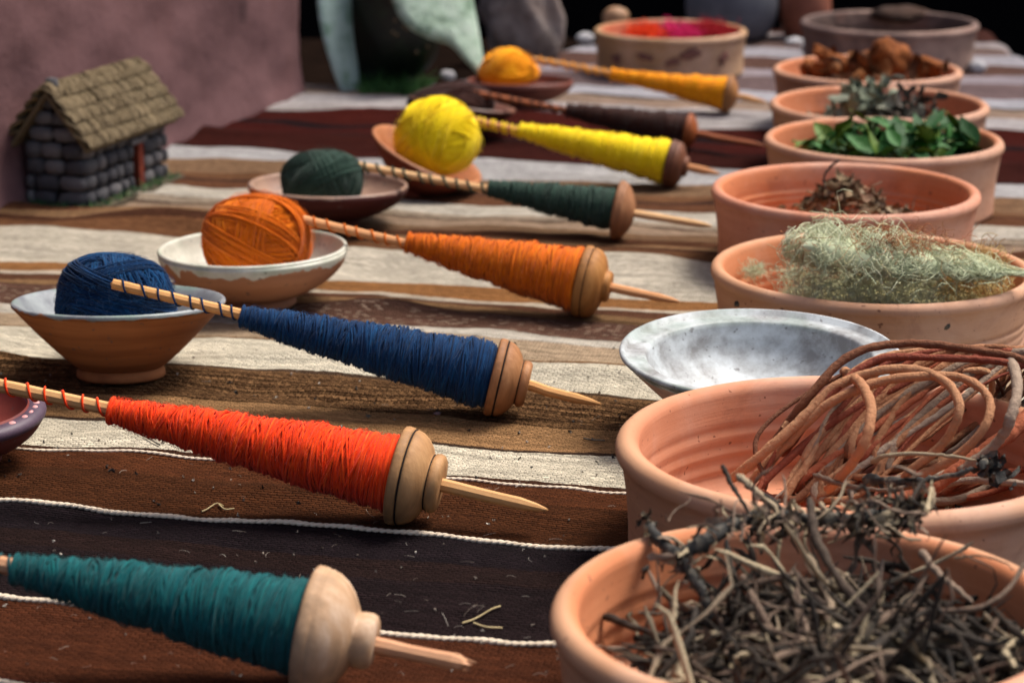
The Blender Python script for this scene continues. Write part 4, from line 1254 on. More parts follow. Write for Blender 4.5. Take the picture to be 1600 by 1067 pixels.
def stick(name, pts, r0, mat, label, cat='twig', group=None, n=26, knots=.18, sub=None, taper=.5, seed=1, tint=.5, parent=None, S=7, jit=.07):
    """pts = [(px,py,z)]"""
    P_ = smooth_path([at(*p) for p in pts], n)
    rs = np.random.default_rng(seed)
    P_ = P_ + np.cumsum(rs.normal(0, .0003, P_.shape), 0) * .5 + rs.normal(0, r0 * jit, P_.shape)
    t = np.linspace(0, 1, n)
    rad = r0 * (1 - taper * t) * (1 + knots * rs.normal(size=n) * .6)
    rad[0] *= .55; rad[-1] *= .3
    parts = [tube_arrays(P_[None], rad[None], S, np.array([tint]))]
    for (i, dx, dy, dz, L_) in (sub or []):
        b = P_[i]
        q = np.array([b, b + np.array([dx, dy, dz]) * .5 + rs.normal(0, .002, 3), b + np.array([dx, dy, dz])])
        qq = smooth_path(q, 8)
        parts.append(tube_arrays(qq[None], (r0 * .55 * np.linspace(1, .4, 8))[None], 5, np.array([tint])))
    V, F, tt = join_arrays(parts)
    org = P_.mean(0)
    o = obj(name, mesh_np(name, V - org, F, mat, True, tt), parent)
    o.location = org
    return tag(o, label, cat, group)


stick('forked_root', [(1012, 818, .094), (1030, 845, .092), (1062, 872, .090), (1092, 915, .080), (1112, 960, .066), (1120, 1000, .05)], .0042, black_m, 'knobbly black and grey root leaning on the left inside of the nearest basin', seed=3, knots=.35, sub=[(6, -.006, -.004, .006, 0), (9, .006, .002, .004, 0)])
stick('black_branch', [(1058, 872, .090), (1105, 842, .100), (1160, 812, .106), (1230, 806, .108), (1300, 810, .108), (1370, 806, .110), (1408, 792, .114), (1435, 774, .122)], .0044, black_m, 'long black crooked branch lying across the top of the nearest root heap', seed=5, knots=.4, n=36, taper=.25,
      sub=[(12, .002, -.004, -.022, 0), (15, -.012, .010, .012, 0), (22, .010, -.006, .006, 0), (26, .008, .004, -.012, 0), (18, .004, -.014, -.010, 0)])
stick('upright_twig', [(1128, 726, .128), (1146, 762, .118), (1172, 808, .108)], .0019, root_m, 'thin grey twig rising to a point above the black branch', seed=6, tint=.25)
stick('pale_twig', [(1152, 742, .122), (1192, 772, .116), (1225, 802, .110)], .0026, root_m, 'pale twig beside the upright one, sloping down to the branch', seed=7, tint=.7, taper=.2)
stick('standing_stem', [(1266, 778, .122), (1272, 830, .108), (1290, 870, .098), (1330, 930, .084), (1372, 985, .070), (1400, 1066, .052)], .0030, root_m, 'long brown stem running from above the branch down the middle of the heap', seed=8, tint=.42, taper=.05, n=34)
stick('long_twig', [(1372, 948, .078), (1450, 956, .078), (1520, 952, .08), (1570, 928, .086), (1600, 884, .096), (1614, 850, .104)], .0020, root_m, 'smooth bowed twig curving up against the right side of the nearest basin', seed=9, tint=.5, taper=.3)
stick('pale_root', [(1262, 868, .092), (1282, 905, .086), (1300, 950, .078), (1292, 1040, .06), (1310, 1052, .058)], .0028, root_m, 'pale flattened root standing in front of the long brown stem', seed=10, tint=.66, taper=.1)
stick('bowed_straw', [(1030, 935, .070), (1046, 905, .080), (1075, 885, .086)], .0006, root_m, 'fine straw bowed against the inside of the nearest basin', cat='straw', seed=11, tint=.84)
stick('yellow_straw', [(1490, 872, .09), (1530, 868, .094), (1565, 876, .092), (1585, 892, .09)], .0008, root_m, 'yellowish straw arching at the right of the nearest root heap', cat='straw', seed=12, tint=.84)
for i, (pts, tn) in enumerate((([(930, 958, .055), (985, 975, .06), (1060, 1000, .062), (1110, 1015, .06)], .35), ([(1160, 900, .085), (1190, 960, .078), (1240, 1040, .06)], .55), ([(1440, 860, .098), (1470, 900, .092), (1520, 945, .085)], .62), ([(1120, 935, .074), (1180, 912, .086), (1250, 892, .092)], .5))):
    stick('grey_root', pts, (.0026, .003, .0028, .0032)[i], root_m, ('thin grey root poking out low at the left of the nearest heap', 'thick grey-brown root sloping to the right in the middle of the heap', 'greyish root sloping down beside the yellowish straw', 'pale stubby root lying just under the black branch')[i], seed=20 + i, tint=tn, knots=.25)

bb = smooth_path([at(*p) for p in [(1058, 872, .090), (1105, 842, .100), (1160, 812, .106), (1230, 806, .108), (1300, 810, .108), (1370, 806, .110), (1408, 792, .114), (1435, 774, .122)]], 60)
rb_ = np.random.default_rng(61)
wts = np.interp(np.arange(60), [0, 14, 20, 42, 52, 59], [.25, .5, 1, 1, .3, .5]); wts /= wts.sum()
cen = bb[rb_.choice(60, 210, p=wts)] + rb_.normal(size=(210, 3)) * np.array([.009, .008, .0045]) + np.array([0, 0, -.001])
V, F, t_ = join_arrays([flakes(cen[:120], (.010, .030), (.002, .005), 1.8, rb_, rb_.choice([.1, .45, .55, .62, .75, .8], 120)), twigs(cen[:90], (.015, .05), (.0007, .0018), .9, 10, 4, .3, rb_, rb_.choice([.05, .45, .6, .7], 90), kink=.5)])
o = obj('crumpled_leaves', mesh_np('crumpled_leaves', V, F, root_m, True, t_)); tag(o, 'crumpled grey dried leaves clinging to the long black crooked branch', 'dried leaves', kind='stuff')
fk = smooth_path([at(*p) for p in [(1012, 818, .094), (1030, 845, .092), (1062, 872, .090), (1092, 915, .080), (1112, 960, .066)]], 40)
cen = fk[rb_.integers(0, 40, 70)] + rb_.normal(size=(70, 3)) * .0028
V, F, t_ = flakes(cen, (.004, .010), (.002, .004), 1.6, rb_, rb_.choice([.1, .5, .8], 70))
o = obj('crumpled_leaves', mesh_np('crumpled_leaves', V, F, root_m, True, t_)); tag(o, 'flaky grey bark and lichen clinging to the knobbly root at the left of the nearest basin', 'bark flakes', kind='stuff')

# ------------------------------------------------------------------ vine basin
def vinemat(n, c1, c2, c3, tn):
    return basic('vine_bark_' + n, c1, c2, scale=120, rough=.85, bump=1.0, bscale=240, bdist=.003, c3=c3, tint=tn)


vine_ms = [vinemat('red', (84, 36, 26), (156, 84, 54), (178, 112, 78), [(104, 40, 30), (150, 74, 48), (170, 94, 62)]),
           vinemat('tan', (110, 70, 46), (170, 118, 82), (198, 156, 120), [(126, 82, 54), (172, 120, 84), (192, 146, 108)]),
           vinemat('grey', (84, 66, 54), (146, 124, 106), (178, 158, 138), [(112, 88, 70), (150, 128, 108), (170, 150, 132)]),
           vinemat('brown', (74, 42, 28), (132, 84, 54), (168, 122, 86), [(90, 50, 34), (136, 86, 56), (164, 112, 76)])]
VG = 'dried vines coiled in the second basin'
VL = 'slender reddish-brown dried vine coiled among others in the second basin'


def vine(pts, r0, seed, tint, label=VL, n=40, vk=None):
    return stick('dried_vine', pts, r0, vine_ms[vk if vk is not None else (seed - 100) % 4], label, 'vine', VG, n=n + 16, knots=.09, jit=.035, seed=seed, tint=tint, taper=.15, S=8)


# vines that stand out: (px, py, height)
vine([(1318, 580, .110), (1345, 600, .116), (1362, 640, .112), (1350, 690, .095), (1318, 735, .070), (1290, 762, .052)], .0040, 1, .5, 'thick vine stub bending down with a cut end at the top, middle of the coil', vk=1)
vine([(1140, 752, .040), (1190, 712, .062), (1250, 660, .085), (1310, 606, .108), (1380, 582, .120), (1450, 584, .122), (1490, 610, .118), (1500, 650, .105), (1470, 700, .080), (1410, 748, .055)], .0039, 2, .62, 'pale tan vine arching high and hooking down on the right of the coil', vk=1)
vine([(1165, 762, .036), (1230, 690, .070), (1300, 628, .100), (1400, 592, .118), (1500, 590, .122), (1545, 620, .115), (1540, 665, .100), (1490, 715, .075), (1400, 760, .050)], .0036, 3, .56, 'tan vine forming the outer hook, right of the pale arching one', vk=1)
vine([(1205, 700, .060), (1262, 620, .100), (1330, 552, .128), (1420, 535, .134), (1520, 545, .132), (1600, 562, .128), (1680, 600, .12)], .0034, 4, .2, 'reddish vine along the very top of the coil', vk=3)
vine([(1222, 712, .055), (1290, 625, .100), (1370, 562, .126), (1470, 556, .128), (1560, 560, .128), (1650, 580, .12)], .0030, 5, .1, 'dark red vine just under the topmost one', vk=0)
vine([(1578, 560, .126), (1590, 600, .120), (1580, 650, .105), (1560, 690, .085), (1500, 740, .060)], .0042, 6, .66, 'grey-tan vine dropping down near the right edge of the photo', vk=2)
vine([(1620, 640, .095), (1570, 682, .082), (1520, 718, .068), (1450, 765, .050), (1380, 785, .045)], .0058, 7, .95, 'thickest vine, raw red bark, low on the right side', vk=0)
rv = np.random.default_rng(77)
for i in range(54):
    # arcs of a long oval coil that leans up to the right
    psi = R(rv.uniform(-40, -26)); A_, B_ = rv.uniform(150, 300), rv.uniform(30, 105)
    cx_, cy_ = 1460 + rv.normal(0, 45), 664 + rv.normal(0, 16)
    f0 = R(rv.uniform(0, 360)); f1 = f0 + R(rv.uniform(150, 300))
    pts = []
    for k in range(9):
        f = f0 + (f1 - f0) * k / 8
        px = cx_ + A_ * math.cos(f) * math.cos(psi) - B_ * math.sin(f) * math.sin(psi) + rv.normal(0, 5)
        py = cy_ + A_ * math.cos(f) * math.sin(psi) + B_ * math.sin(f) * math.cos(psi) + rv.normal(0, 4)
        py = max(548, min(778, py)); px = max(1165 + rv.uniform(0, 40), min(1660, px))
        zz = .036 + max(0, (775 - py)) / 225 * .088 - (.02 if math.sin(f) > 0 else 0) * rv.uniform(.5, 1)
        pts.append((px, py, max(.03, zz)))
    vr = float(rv.choice([.0014, .0020, .0026, .0032, .0036]))
    vine(pts, vr, 100 + i, float(rv.random()), '%s %s dried vine coiled among the others in the second basin' % ({.0014: 'very thin', .002: 'thin', .0026: 'middling', .0032: 'thick', .0036: 'very thick'}[vr], ('dark red', 'tan', 'greyish', 'dark brown')[i % 4]), n=44)
for i in range(9):
    y0 = rv.uniform(740, 788)
    x0 = rv.uniform(1230, 1400); x1 = x0 + rv.uniform(140, 300)
    vine([(x0, y0, .034), ((x0 + x1) / 2, y0 - 22 + rv.normal(0, 8), .046), (x1, y0 - rv.uniform(10, 60), .052)], rv.uniform(.002, .0036), 200 + i, float(rv.random()), 'short reddish vine piece lying at the bottom front of the coil', n=20)
stick('black_root', [(1350, 748, .062), (1420, 752, .070), (1490, 742, .078), (1520, 730, .084)], .0036, black_m, 'charred black root piece lying on top of the coiled vines', seed=41, knots=.45, sub=[(3, .0, -.004, -.016, 0)])
stick('grey_twig', [(1272, 742, .060), (1330, 760, .062), (1400, 762, .066), (1440, 745, .070)], .0022, root_m, 'grey stem lying across the vines near the front rim', seed=43, tint=.5)
stick('pale_twig', [(1360, 722, .075), (1390, 712, .082), (1460, 712, .084), (1530, 722, .082)], .0020, root_m, 'pale stem with a leafy end bridging two hooked vines', seed=44, tint=.8)
cl = np.array([list(at(1545, 735, .078))] * 26) + rv.normal(0, .006, (26, 3))
V, F, t_ = flakes(cl, (.008, .018), (.004, .009), 1.6, rv)
o = obj('black_leaf_clump', mesh_np('black_leaf_clump', V, F, black_m)); tag(o, 'crumpled blackened leaf clump on the vines at right', 'leaf clump')
V, F, t_ = flakes(mound(c_vine, r_vine * .7, 260, .012, .014, rv, shift=(.03, -.03)), (.006, .02), (.002, .007), 1.4, rv)
d2 = np.hypot(V[:, 0] - c_vine.x, V[:, 1] - c_vine.y); V[:, 2] = np.maximum(V[:, 2], .012)
o = obj('leaf_litter', mesh_np('leaf_litter', V, F, root_m, True, t_)); tag(o, 'brown leaf litter on the floor of the vine basin', 'leaf litter', kind='stuff')


# ------------------------------------------------------------------ lichen wool
wool_m = basic('lichen_wool', (186, 192, 158), (220, 226, 194), scale=60, rough=1, bump=.3, spec=.05, sheen=.1, tint=[(146, 156, 126), (184, 194, 160), (206, 212, 176), (214, 214, 184), (204, 190, 142)])
straw_m = basic('straw_wool', (150, 124, 76), (192, 166, 110), scale=60, rough=1, bump=.3, spec=.05, tint=[(112, 88, 56), (170, 140, 84), (196, 170, 112), (206, 186, 130), (176, 110, 66)])


def frizz(centers, L_, r, curl, N=16, S=3, r_=rng, tint=None, flow=None, flowk=0):
    P = len(centers)
    d = r_.normal(size=(P, 3)); d /= np.linalg.norm(d, axis=1, keepdims=True)
    if flow is not None: d = d * (1 - flowk) + np.array(flow) * flowk; d /= np.linalg.norm(d, axis=1, keepdims=True)
    ax = r_.normal(size=(P, 3)); ax /= np.linalg.norm(ax, axis=1, keepdims=True)
    Ls = r_.uniform(*L_, P)
    pts = np.zeros((P, N, 3)); cur = np.array(centers)
    k = r_.uniform(-curl, curl, P)
    for i in range(N):
        pts[:, i] = cur
        ang = (k / N)[:, None]
        d = d + np.cross(ax, d) * ang + r_.normal(size=(P, 3)) * .10
        d /= np.linalg.norm(d, axis=1, keepdims=True)
        if flow is not None: d = d * .93 + np.array(flow) * .07 * flowk * 2
        cur = cur + d * (Ls / N)[:, None]
    return tube_arrays(pts, np.full((P, N), r), S, tint)


rw = np.random.default_rng(5)
# top fleece: a long lens-shaped bundle tilted down to the right, floating on the lower bed
A0, A1 = at(1252, 385, .120), at(1560, 424, .098)
core_n = 3000
t = rw.random(core_n) ** .85
a = rw.random(core_n) * 6.283
thick = np.interp(t, [0, .08, .3, .6, .85, 1], [.016, .030, .030, .022, .012, .004])
rad_ = np.sqrt(rw.random(core_n))
axv = np.array(A1 - A0); axn = axv / np.linalg.norm(axv)
side = np.cross(axn, [0, 0, 1.0]); side /= np.linalg.norm(side); upv = np.cross(side, axn)
cen = np.array(A0) + axv * t[:, None] + side * (np.cos(a) * thick * rad_ * 1.5)[:, None] + upv * (np.sin(a) * thick * rad_ * .72)[:, None]
tn = np.clip(.45 + .25 * rw.normal(size=core_n) + .5 * (np.sin(a) * rad_ > .55) * (t > .3), 0, 1)
def bundle(A, B, wd, ht, nS, seed, bias, r=.00030, wild=.30):
    r_ = np.random.default_rng(seed)
    A = np.array(A); B = np.array(B); av = B - A; an = av / np.linalg.norm(av)
    sd_ = np.cross(an, [0, 0, 1.0]); sd_ /= np.linalg.norm(sd_); up_ = np.cross(sd_, an)
    t0 = r_.random(nS) * .95 - .03; dt = r_.uniform(.10, .38, nS); a0 = r_.random(nS) * 6.283
    u14 = np.linspace(0, 1, 14)[None]
    tt_ = t0[:, None] + dt[:, None] * u14
    aa_ = a0[:, None] + r_.normal(0, .55, nS)[:, None] * u14 + .25 * np.sin(u14 * r_.uniform(4, 18, nS)[:, None] + r_.random(nS)[:, None] * 6)
    th_ = np.interp(tt_, [-.05, 0, .08, .3, .6, .85, 1.0, 1.25], [.25, .55, .95, 1, .86, .62, .4, .1]) * (1 + .16 * np.sin(tt_ * 13 + seed) + .12 * np.sin(tt_ * 29 + aa_ * 2))
    kk_ = (np.sqrt(r_.random(nS)) * .45 + .62 + wild * r_.exponential(.5, nS) ** 1.6)[:, None] + .08 * np.sin(u14 * 7 + r_.random(nS)[:, None] * 6)
    P1 = A + av * tt_[..., None] + sd_ * (np.cos(aa_) * th_ * wd * kk_)[..., None] + up_ * (np.sin(aa_) * th_ * ht * kk_)[..., None]
    return tube_arrays(P1, np.full((nS, 14), r), 3, np.clip(bias + .22 * r_.normal(size=nS), 0, 1))


V1 = join_arrays([bundle(at(1262, 382, .118), at(1500, 412, .104), .032, .0155, 2000, 1, .58, wild=.2), bundle(at(1300, 372, .116), at(1545, 414, .100), .026, .009, 900, 2, .85, wild=.2),
                  bundle(at(1330, 404, .108), at(1560, 424, .098), .028, .009, 900, 3, .25, wild=.2), bundle(at(1240, 372, .114), at(1300, 400, .104), .022, .014, 600, 4, .66, wild=.28)])
V1 = (V1[0], V1[1][0], V1[2])
cc = cen[2100:2900].copy()
V2 = frizz(cc, (.012, .032), .00028, 9, 14, 3, rw, tn[2100:2900])
NC, NS = 26, 20
tc_ = np.linspace(0, 1, NC); ac_ = np.arange(NS) * 2 * np.pi / NS
thc = .78 * np.interp(tc_, [0, .04, .12, .3, .6, .85, 1], [.002, .014, .024, .025, .018, .009, .001])
gx, ga = np.meshgrid(tc_, ac_, indexing='ij')
nzf = 1 + .18 * sn(gx * 14, ga * 2, 5, 2)
Vc = np.array(A0)[None, None] + axv * gx[..., None] + side * (np.cos(ga) * thc[:, None] * nzf * 1.35)[..., None] + upv * (np.sin(ga) * thc[:, None] * nzf * .62)[..., None]
ix = np.arange(NC * NS).reshape(NC, NS)
Qc = np.stack([ix[:-1], np.roll(ix, -1, 1)[:-1], np.roll(ix, -1, 1)[1:], ix[1:]], -1).reshape(-1, 4)
V, F, t_ = join_arrays([V1, V2, (Vc.reshape(-1, 3), Qc, np.full(NC * NS, .3))])
o = obj('lichen_fleece', mesh_np('lichen_fleece', V, F, wool_m, True, t_)); tag(o, 'pale green fleece of lichen wool lying on top of the filled basin', 'fleece', kind=None)
# fringe of reddish fibres at the top of the fleece
cf = np.array(at(1395, 378, .125)) + rw.normal(size=(420, 3)) * np.array([.028, .012, .005])
V, F, t_ = frizz(cf, (.01, .03), .00024, 8, 12, 3, rw, rw.uniform(.0, 1, 420))
o = obj('rusty_fibres', mesh_np('rusty_fibres', V, F, basic('rust_fibre', (156, 90, 60), (186, 124, 84), scale=60, rough=1, tint=[(120, 84, 64), (176, 104, 70), (190, 150, 100)]), True, t_)); tag(o, 'rusty curled fibres along the back of the pale fleece', 'fibres', kind='stuff')
# lower bed
nb = 3600
bx = np.stack([rw.uniform(-.085, .128, nb), rw.uniform(-.115, .03, nb)], -1)
ok = np.hypot(bx[:, 0], bx[:, 1]) < r_fleece - .026
bx = bx[ok]
cen = np.stack([c_fleece.x + bx[:, 0], c_fleece.y + bx[:, 1], rw.uniform(.05, .088, len(bx)) - .000 * bx[:, 0]], -1)
tn = np.clip(.45 + 2.0 * (bx[:, 0] - .02) + .25 * rw.normal(size=len(bx)), 0, 1)
nA = len(cen)
g_ = bx[:, 0] < .05
parts = frizz(cen[g_], (.012, .034), .00026, 7, 12, 3, rw, np.clip(tn[g_] + .1, 0, 1))
V, F, t_ = parts
d2 = np.hypot(V[:, 0] - c_fleece.x, V[:, 1] - c_fleece.y); lim = r_fleece - .020
k_ = np.where((d2 > lim) & (V[:, 2] < .096), lim / d2, 1); V[:, 0] = c_fleece.x + (V[:, 0] - c_fleece.x) * k_; V[:, 1] = c_fleece.y + (V[:, 1] - c_fleece.y) * k_
o = obj('lichen_bed', mesh_np('lichen_bed', V, F, wool_m, True, t_)); tag(o, 'matted green-yellow fibres under the pale fleece', 'fibres', kind='stuff')
V, F, t_ = frizz(cen[~g_] + np.array([0, 0, .006]), (.012, .03), .0003, 6, 12, 3, rw, tn[~g_])
d2 = np.hypot(V[:, 0] - c_fleece.x, V[:, 1] - c_fleece.y)
k_ = np.where((d2 > lim) & (V[:, 2] < .096), lim / d2, 1); V[:, 0] = c_fleece.x + (V[:, 0] - c_fleece.x) * k_; V[:, 1] = c_fleece.y + (V[:, 1] - c_fleece.y) * k_
o = obj('straw_fibres', mesh_np('straw_fibres', V, F, straw_m, True, t_)); tag(o, 'straw-yellow fibres at the right side of the lichen basin', 'fibres', kind='stuff')
# small tuft at the left
cs = np.array(at(1176, 424, .06)) + rw.normal(size=(200, 3)) * np.array([.006, .006, .003])
V, F, t_ = frizz(cs, (.008, .018), .00022, 8, 10, 3, rw)
o = obj('lichen_tuft', mesh_np('lichen_tuft', V, F, wool_m, True, t_)); tag(o, 'small stray tuft of green wool at the left inside of the lichen basin', 'tuft')
# filler under the fibres so no clay shows through
V, F, t_ = lathe_arrays([(.0001, .060), (r_fleece * .5, .058), (r_fleece - .030, .045), (r_fleece - .026, .02)], 48, .02, 3)
sel = np.ones(len(V), bool)
V = V * np.array([.86, .80, 1]) + np.array([c_fleece.x + .012, c_fleece.y - .014, 0])
o = obj('lichen_mat', mesh_np('lichen_mat', V, F, basic('dark_lichen', (132, 124, 86), (168, 160, 118), scale=90, rough=1, bump=1, bscale=300, bdist=.002))); tag(o, 'dense matted lichen below the loose fibres in the basin', 'lichen', kind='stuff')

# ------------------------------------------------------------------ plain basin: dried leaf heap
dry_m = basic('dried_leaf', (78, 62, 44), (132, 108, 80), scale=80, rough=.9, bump=.6, tint=[(40, 32, 26), (96, 76, 52), (138, 116, 86), (158, 140, 116), (116, 62, 36)])
rp = np.random.default_rng(9)
pc = at(1338, 312, .07)
cen = np.array(pc) + rp.normal(size=(230, 3)) * np.array([.029, .024, .001]); cen[:, 2] = .050 + .046 * np.exp(-((cen[:, 0] - pc.x + .012) ** 2 + (cen[:, 1] - pc.y) ** 2) / .0016) * rp.random(230) ** .5
V, F, t_ = join_arrays([flakes(cen, (.012, .026), (.005, .012), 1.5, rp), twigs(cen[:60], (.015, .035), (.0006, .0012), 1, 8, 4, .6, rp)])
V[:, 2] = np.maximum(V[:, 2], .030)
o = obj('dried_leaf_heap', mesh_np('dried_leaf_heap', V, F, dry_m, True, t_)); tag(o, 'small heap of curled dried brown leaves in the nearly empty basin', 'dried leaves', kind='stuff')
stick('curled_stem', [(1312, 250, .118), (1298, 261, .110), (1288, 279, .098), (1292, 296, .086), (1306, 310, .074)], .0016, black_m, 'thin black stem curling up out of the little leaf heap', seed=51, knots=.2)
stick('leaf_stalk', [(1130, 428, .0)] and [(1368, 304, .03), (1400, 302, .032), (1412, 300, .034)], .0008, root_m, 'short thin stalk at the right of the little leaf heap', seed=52, tint=.4)

# ------------------------------------------------------------------ green leaf sprigs
leaf_m = [basic('fresh_leaf_%d' % i, a, b, scale=50, rough=.55, bump=.3, spec=.22) for i, (a, b) in enumerate((((16, 52, 18), (34, 86, 32)), ((28, 76, 26), (58, 116, 46)), ((62, 88, 28), (94, 120, 44))))]
stem_m = basic('green_stem', (48, 70, 34), (80, 92, 48), scale=60, rough=.7)


def leaf_mesh(k):
    rr = np.random.default_rng(k)
    u = np.linspace(0, 1, 6); v = np.linspace(-1, 1, 5)
    U, W = np.meshgrid(u, v, indexing='ij')
    wd = np.sin(np.pi * np.clip(U, .02, .99) ** .75) * .25
    cv_ = rr.uniform(-.4, .25)
    x = U; y = W * wd; z = cv_ * U ** 2 + np.abs(W) * wd * rr.uniform(.1, .5) + .03 * np.sin(U * 9 + W * 2)
    V = np.stack([x, y, z], -1).reshape(-1, 3)
    idx = np.arange(30).reshape(6, 5)
    q = np.stack([idx[:-1, :-1], idx[1:, :-1], idx[1:, 1:], idx[:-1, 1:]], -1).reshape(-1, 4)
    return mesh_np('leaf', V, q, leaf_m[k % 3])


leaf_meshes = [leaf_mesh(k) for k in range(9)]
rg_ = random.Random(12)
for i in range(36):
    # stems lie over the heap; tips lean outwards
    u0 = rg_.uniform(-.082, .105); v0 = rg_.uniform(-.105, .03)
    if math.hypot(u0, v0) > .10: v0 *= .55
    ht = .066 + .026 * math.exp(-((u0 - .02) / .07) ** 2) * rg_.uniform(.6, 1.1)
    base = Vector((c_green.x + u0, c_green.y + v0, ht))
    yaw = rg_.uniform(0, 6.28); el = rg_.uniform(-.15, .75)
    root = empty('leafy_sprig', tuple(base), (0, 0, 0), 'fresh green leafy sprig lying in the heap of green leaves', 'sprig', 'fresh green sprigs in the fifth basin')
    dirv = Vector((math.cos(yaw) * math.cos(el), math.sin(yaw) * math.cos(el), math.sin(el)))
    Ls = rg_.uniform(.03, .055)
    pts = [Vector((0, 0, 0)) - dirv * Ls * .4, Vector((0, 0, .003)), dirv * Ls * .6]
    P_ = smooth_path(pts, 7)
    # stay inside the basin
    for p in P_:
        g = math.hypot(p[0] + u0, p[1] + v0)
        lim_ = r_green - .03
        if g > lim_ and p[2] + ht < .1: p[0] = (p[0] + u0) * lim_ / g - u0; p[1] = (p[1] + v0) * lim_ / g - v0
    V, F, t_ = tube_arrays(P_[None], np.linspace(.0014, .0007, 7)[None], 5)
    obj('stem', mesh_np('stem', V, F, stem_m), root)
    for k in range(7):
        t = k / 6
        p = Vector(P_[min(6, int(t * 6))])
        sd_ = 1 if k % 2 else -1
        ya = yaw + sd_ * rg_.uniform(.4, 1.5) if k < 6 else yaw
        pi_ = -rg_.uniform(-.7, .7)
        L_ = rg_.uniform(.026, .046)
        wx, wy = p.x + u0 + math.cos(ya) * L_, p.y + v0 + math.sin(ya) * L_
        if math.hypot(wx, wy) > r_green - .024: pi_ = -rg_.uniform(.3, .9); ya = math.atan2(-v0, -u0) + rg_.uniform(-.8, .8)
        o = obj('leaf', rg_.choice(leaf_meshes), root, tuple(p), (rg_.uniform(-.6, .6), pi_, ya))
        o.scale = (L_, L_, L_)
V, F, t_ = lathe_arrays([(.0001, .084), (r_green * .4, .080), (r_green * .7, .066), (r_green - .028, .030)], 40, .03, 2)
V = V * np.array([.9, .9, 1]) + np.array([c_green.x + .020, c_green.y - .012, 0])
o = obj('leaf_bed', mesh_np('leaf_bed', V, F, basic('leaf_bed', (16, 34, 16), (34, 64, 30), scale=90, rough=.9, bump=1, bscale=150, bdist=.004))); tag(o, 'dark packed green leaves under the loose sprigs', 'leaves', kind='stuff')

# ------------------------------------------------------------------ grey-green dried leaves, bark chunks
rh_ = np.random.default_rng(15)
gd_m = basic('grey_green_leaf', (78, 86, 72), (124, 132, 112), scale=60, rough=.9, tint=[(24, 18, 20), (60, 42, 44), (96, 104, 86), (132, 140, 120), (110, 84, 80)])
cen = mound(c_grey, r_grey * .72, 300, .055, .02, rh_, shift=(.0, -.02))
tn = np.where(cen[:, 0] > c_grey.x + .02, rh_.uniform(0, .35, 300), rh_.uniform(.1, 1, 300))
cen2 = np.array([c_grey.x - .028, c_grey.y - .03, .093]) + rh_.normal(size=(60, 3)) * np.array([.018, .02, .009])
cen3 = np.array([c_grey.x + .030, c_grey.y - .03, .086]) + rh_.normal(size=(50, 3)) * np.array([.02, .02, .011])
V, F, t_ = join_arrays([flakes(cen, (.015, .04), (.007, .016), 1.3, rh_, tn), flakes(cen2, (.018, .042), (.01, .018), 1.1, rh_, rh_.uniform(.5, .85, 60)), flakes(cen3, (.015, .03), (.006, .012), 1.4, rh_, rh_.uniform(0, .3, 50))])
d2 = np.hypot(V[:, 0] - c_grey.x, V[:, 1] - c_grey.y); lim = r_grey - .02
k_ = np.where((d2 > lim) & (V[:, 2] < .09), lim / d2, 1); V[:, 0] = c_grey.x + (V[:, 0] - c_grey.x) * k_; V[:, 1] = c_grey.y + (V[:, 1] - c_grey.y) * k_
o = obj('dried_herb_heap', mesh_np('dried_herb_heap', V, F, gd_m, True, t_)); tag(o, 'grey-green and blackish dried leaves heaped in the basin behind the green leaves', 'dried herbs', kind='stuff')


def rock_arrays(rx, ry, rz, seed, amp=.12, S=28):
    u_ = np.linspace(0.001, np.pi - .001, S // 2)
    V, F, t = lathe_arrays([(math.sin(a), -math.cos(a)) for a in u_], S)
    d = 1 + amp * (sn(V[:, 0] * 2.6 + V[:, 2] * 2, V[:, 1] * 2.6 - V[:, 2], seed, 3)) + amp * .5 * sn(V[:, 0] * 8, V[:, 1] * 8 + V[:, 2] * 7, seed + 1, 2)
    return V * d[:, None] * np.array([rx, ry, rz]), F, t


bark_m = basic('orange_bark', (84, 42, 18), (142, 80, 34), scale=40, rough=.9, bump=1, bscale=120, bdist=.003, c3=(60, 28, 14))
for i, (px, py, z, s3, lb_) in enumerate((((1392, 92, .10, (.034, .026, .026), 'big orange-brown bark chunk standing highest in the furthest orange basin')), (1300, 108, .08, (.046, .03, .018), 'flat ochre bark slab at the left of the big bark chunk'),
                                          (1445, 104, .085, (.032, .026, .014), 'reddish bark slab at the right of the big bark chunk'), (1262, 106, .082, (.012, .012, .013), 'small yellow-ochre bark lump at the left rim'),
                                          (1350, 106, .078, (.034, .028, .018), 'dark bark slab lying below the big bark chunk'), (1286, 86, .105, (.008, .008, .018), 'upright bark sliver near the back left rim'))):
    V, F, t_ = rock_arrays(*s3, 40 + i, .35)
    o = obj('bark_chunk', mesh_np('bark_chunk', V, F, bark_m)); o.location = at(px, py, z); o.rotation_euler = (.2 * i, .3 - .1 * i, i)
    tag(o, lb_, 'bark', 'bark chunks in the furthest orange basin')

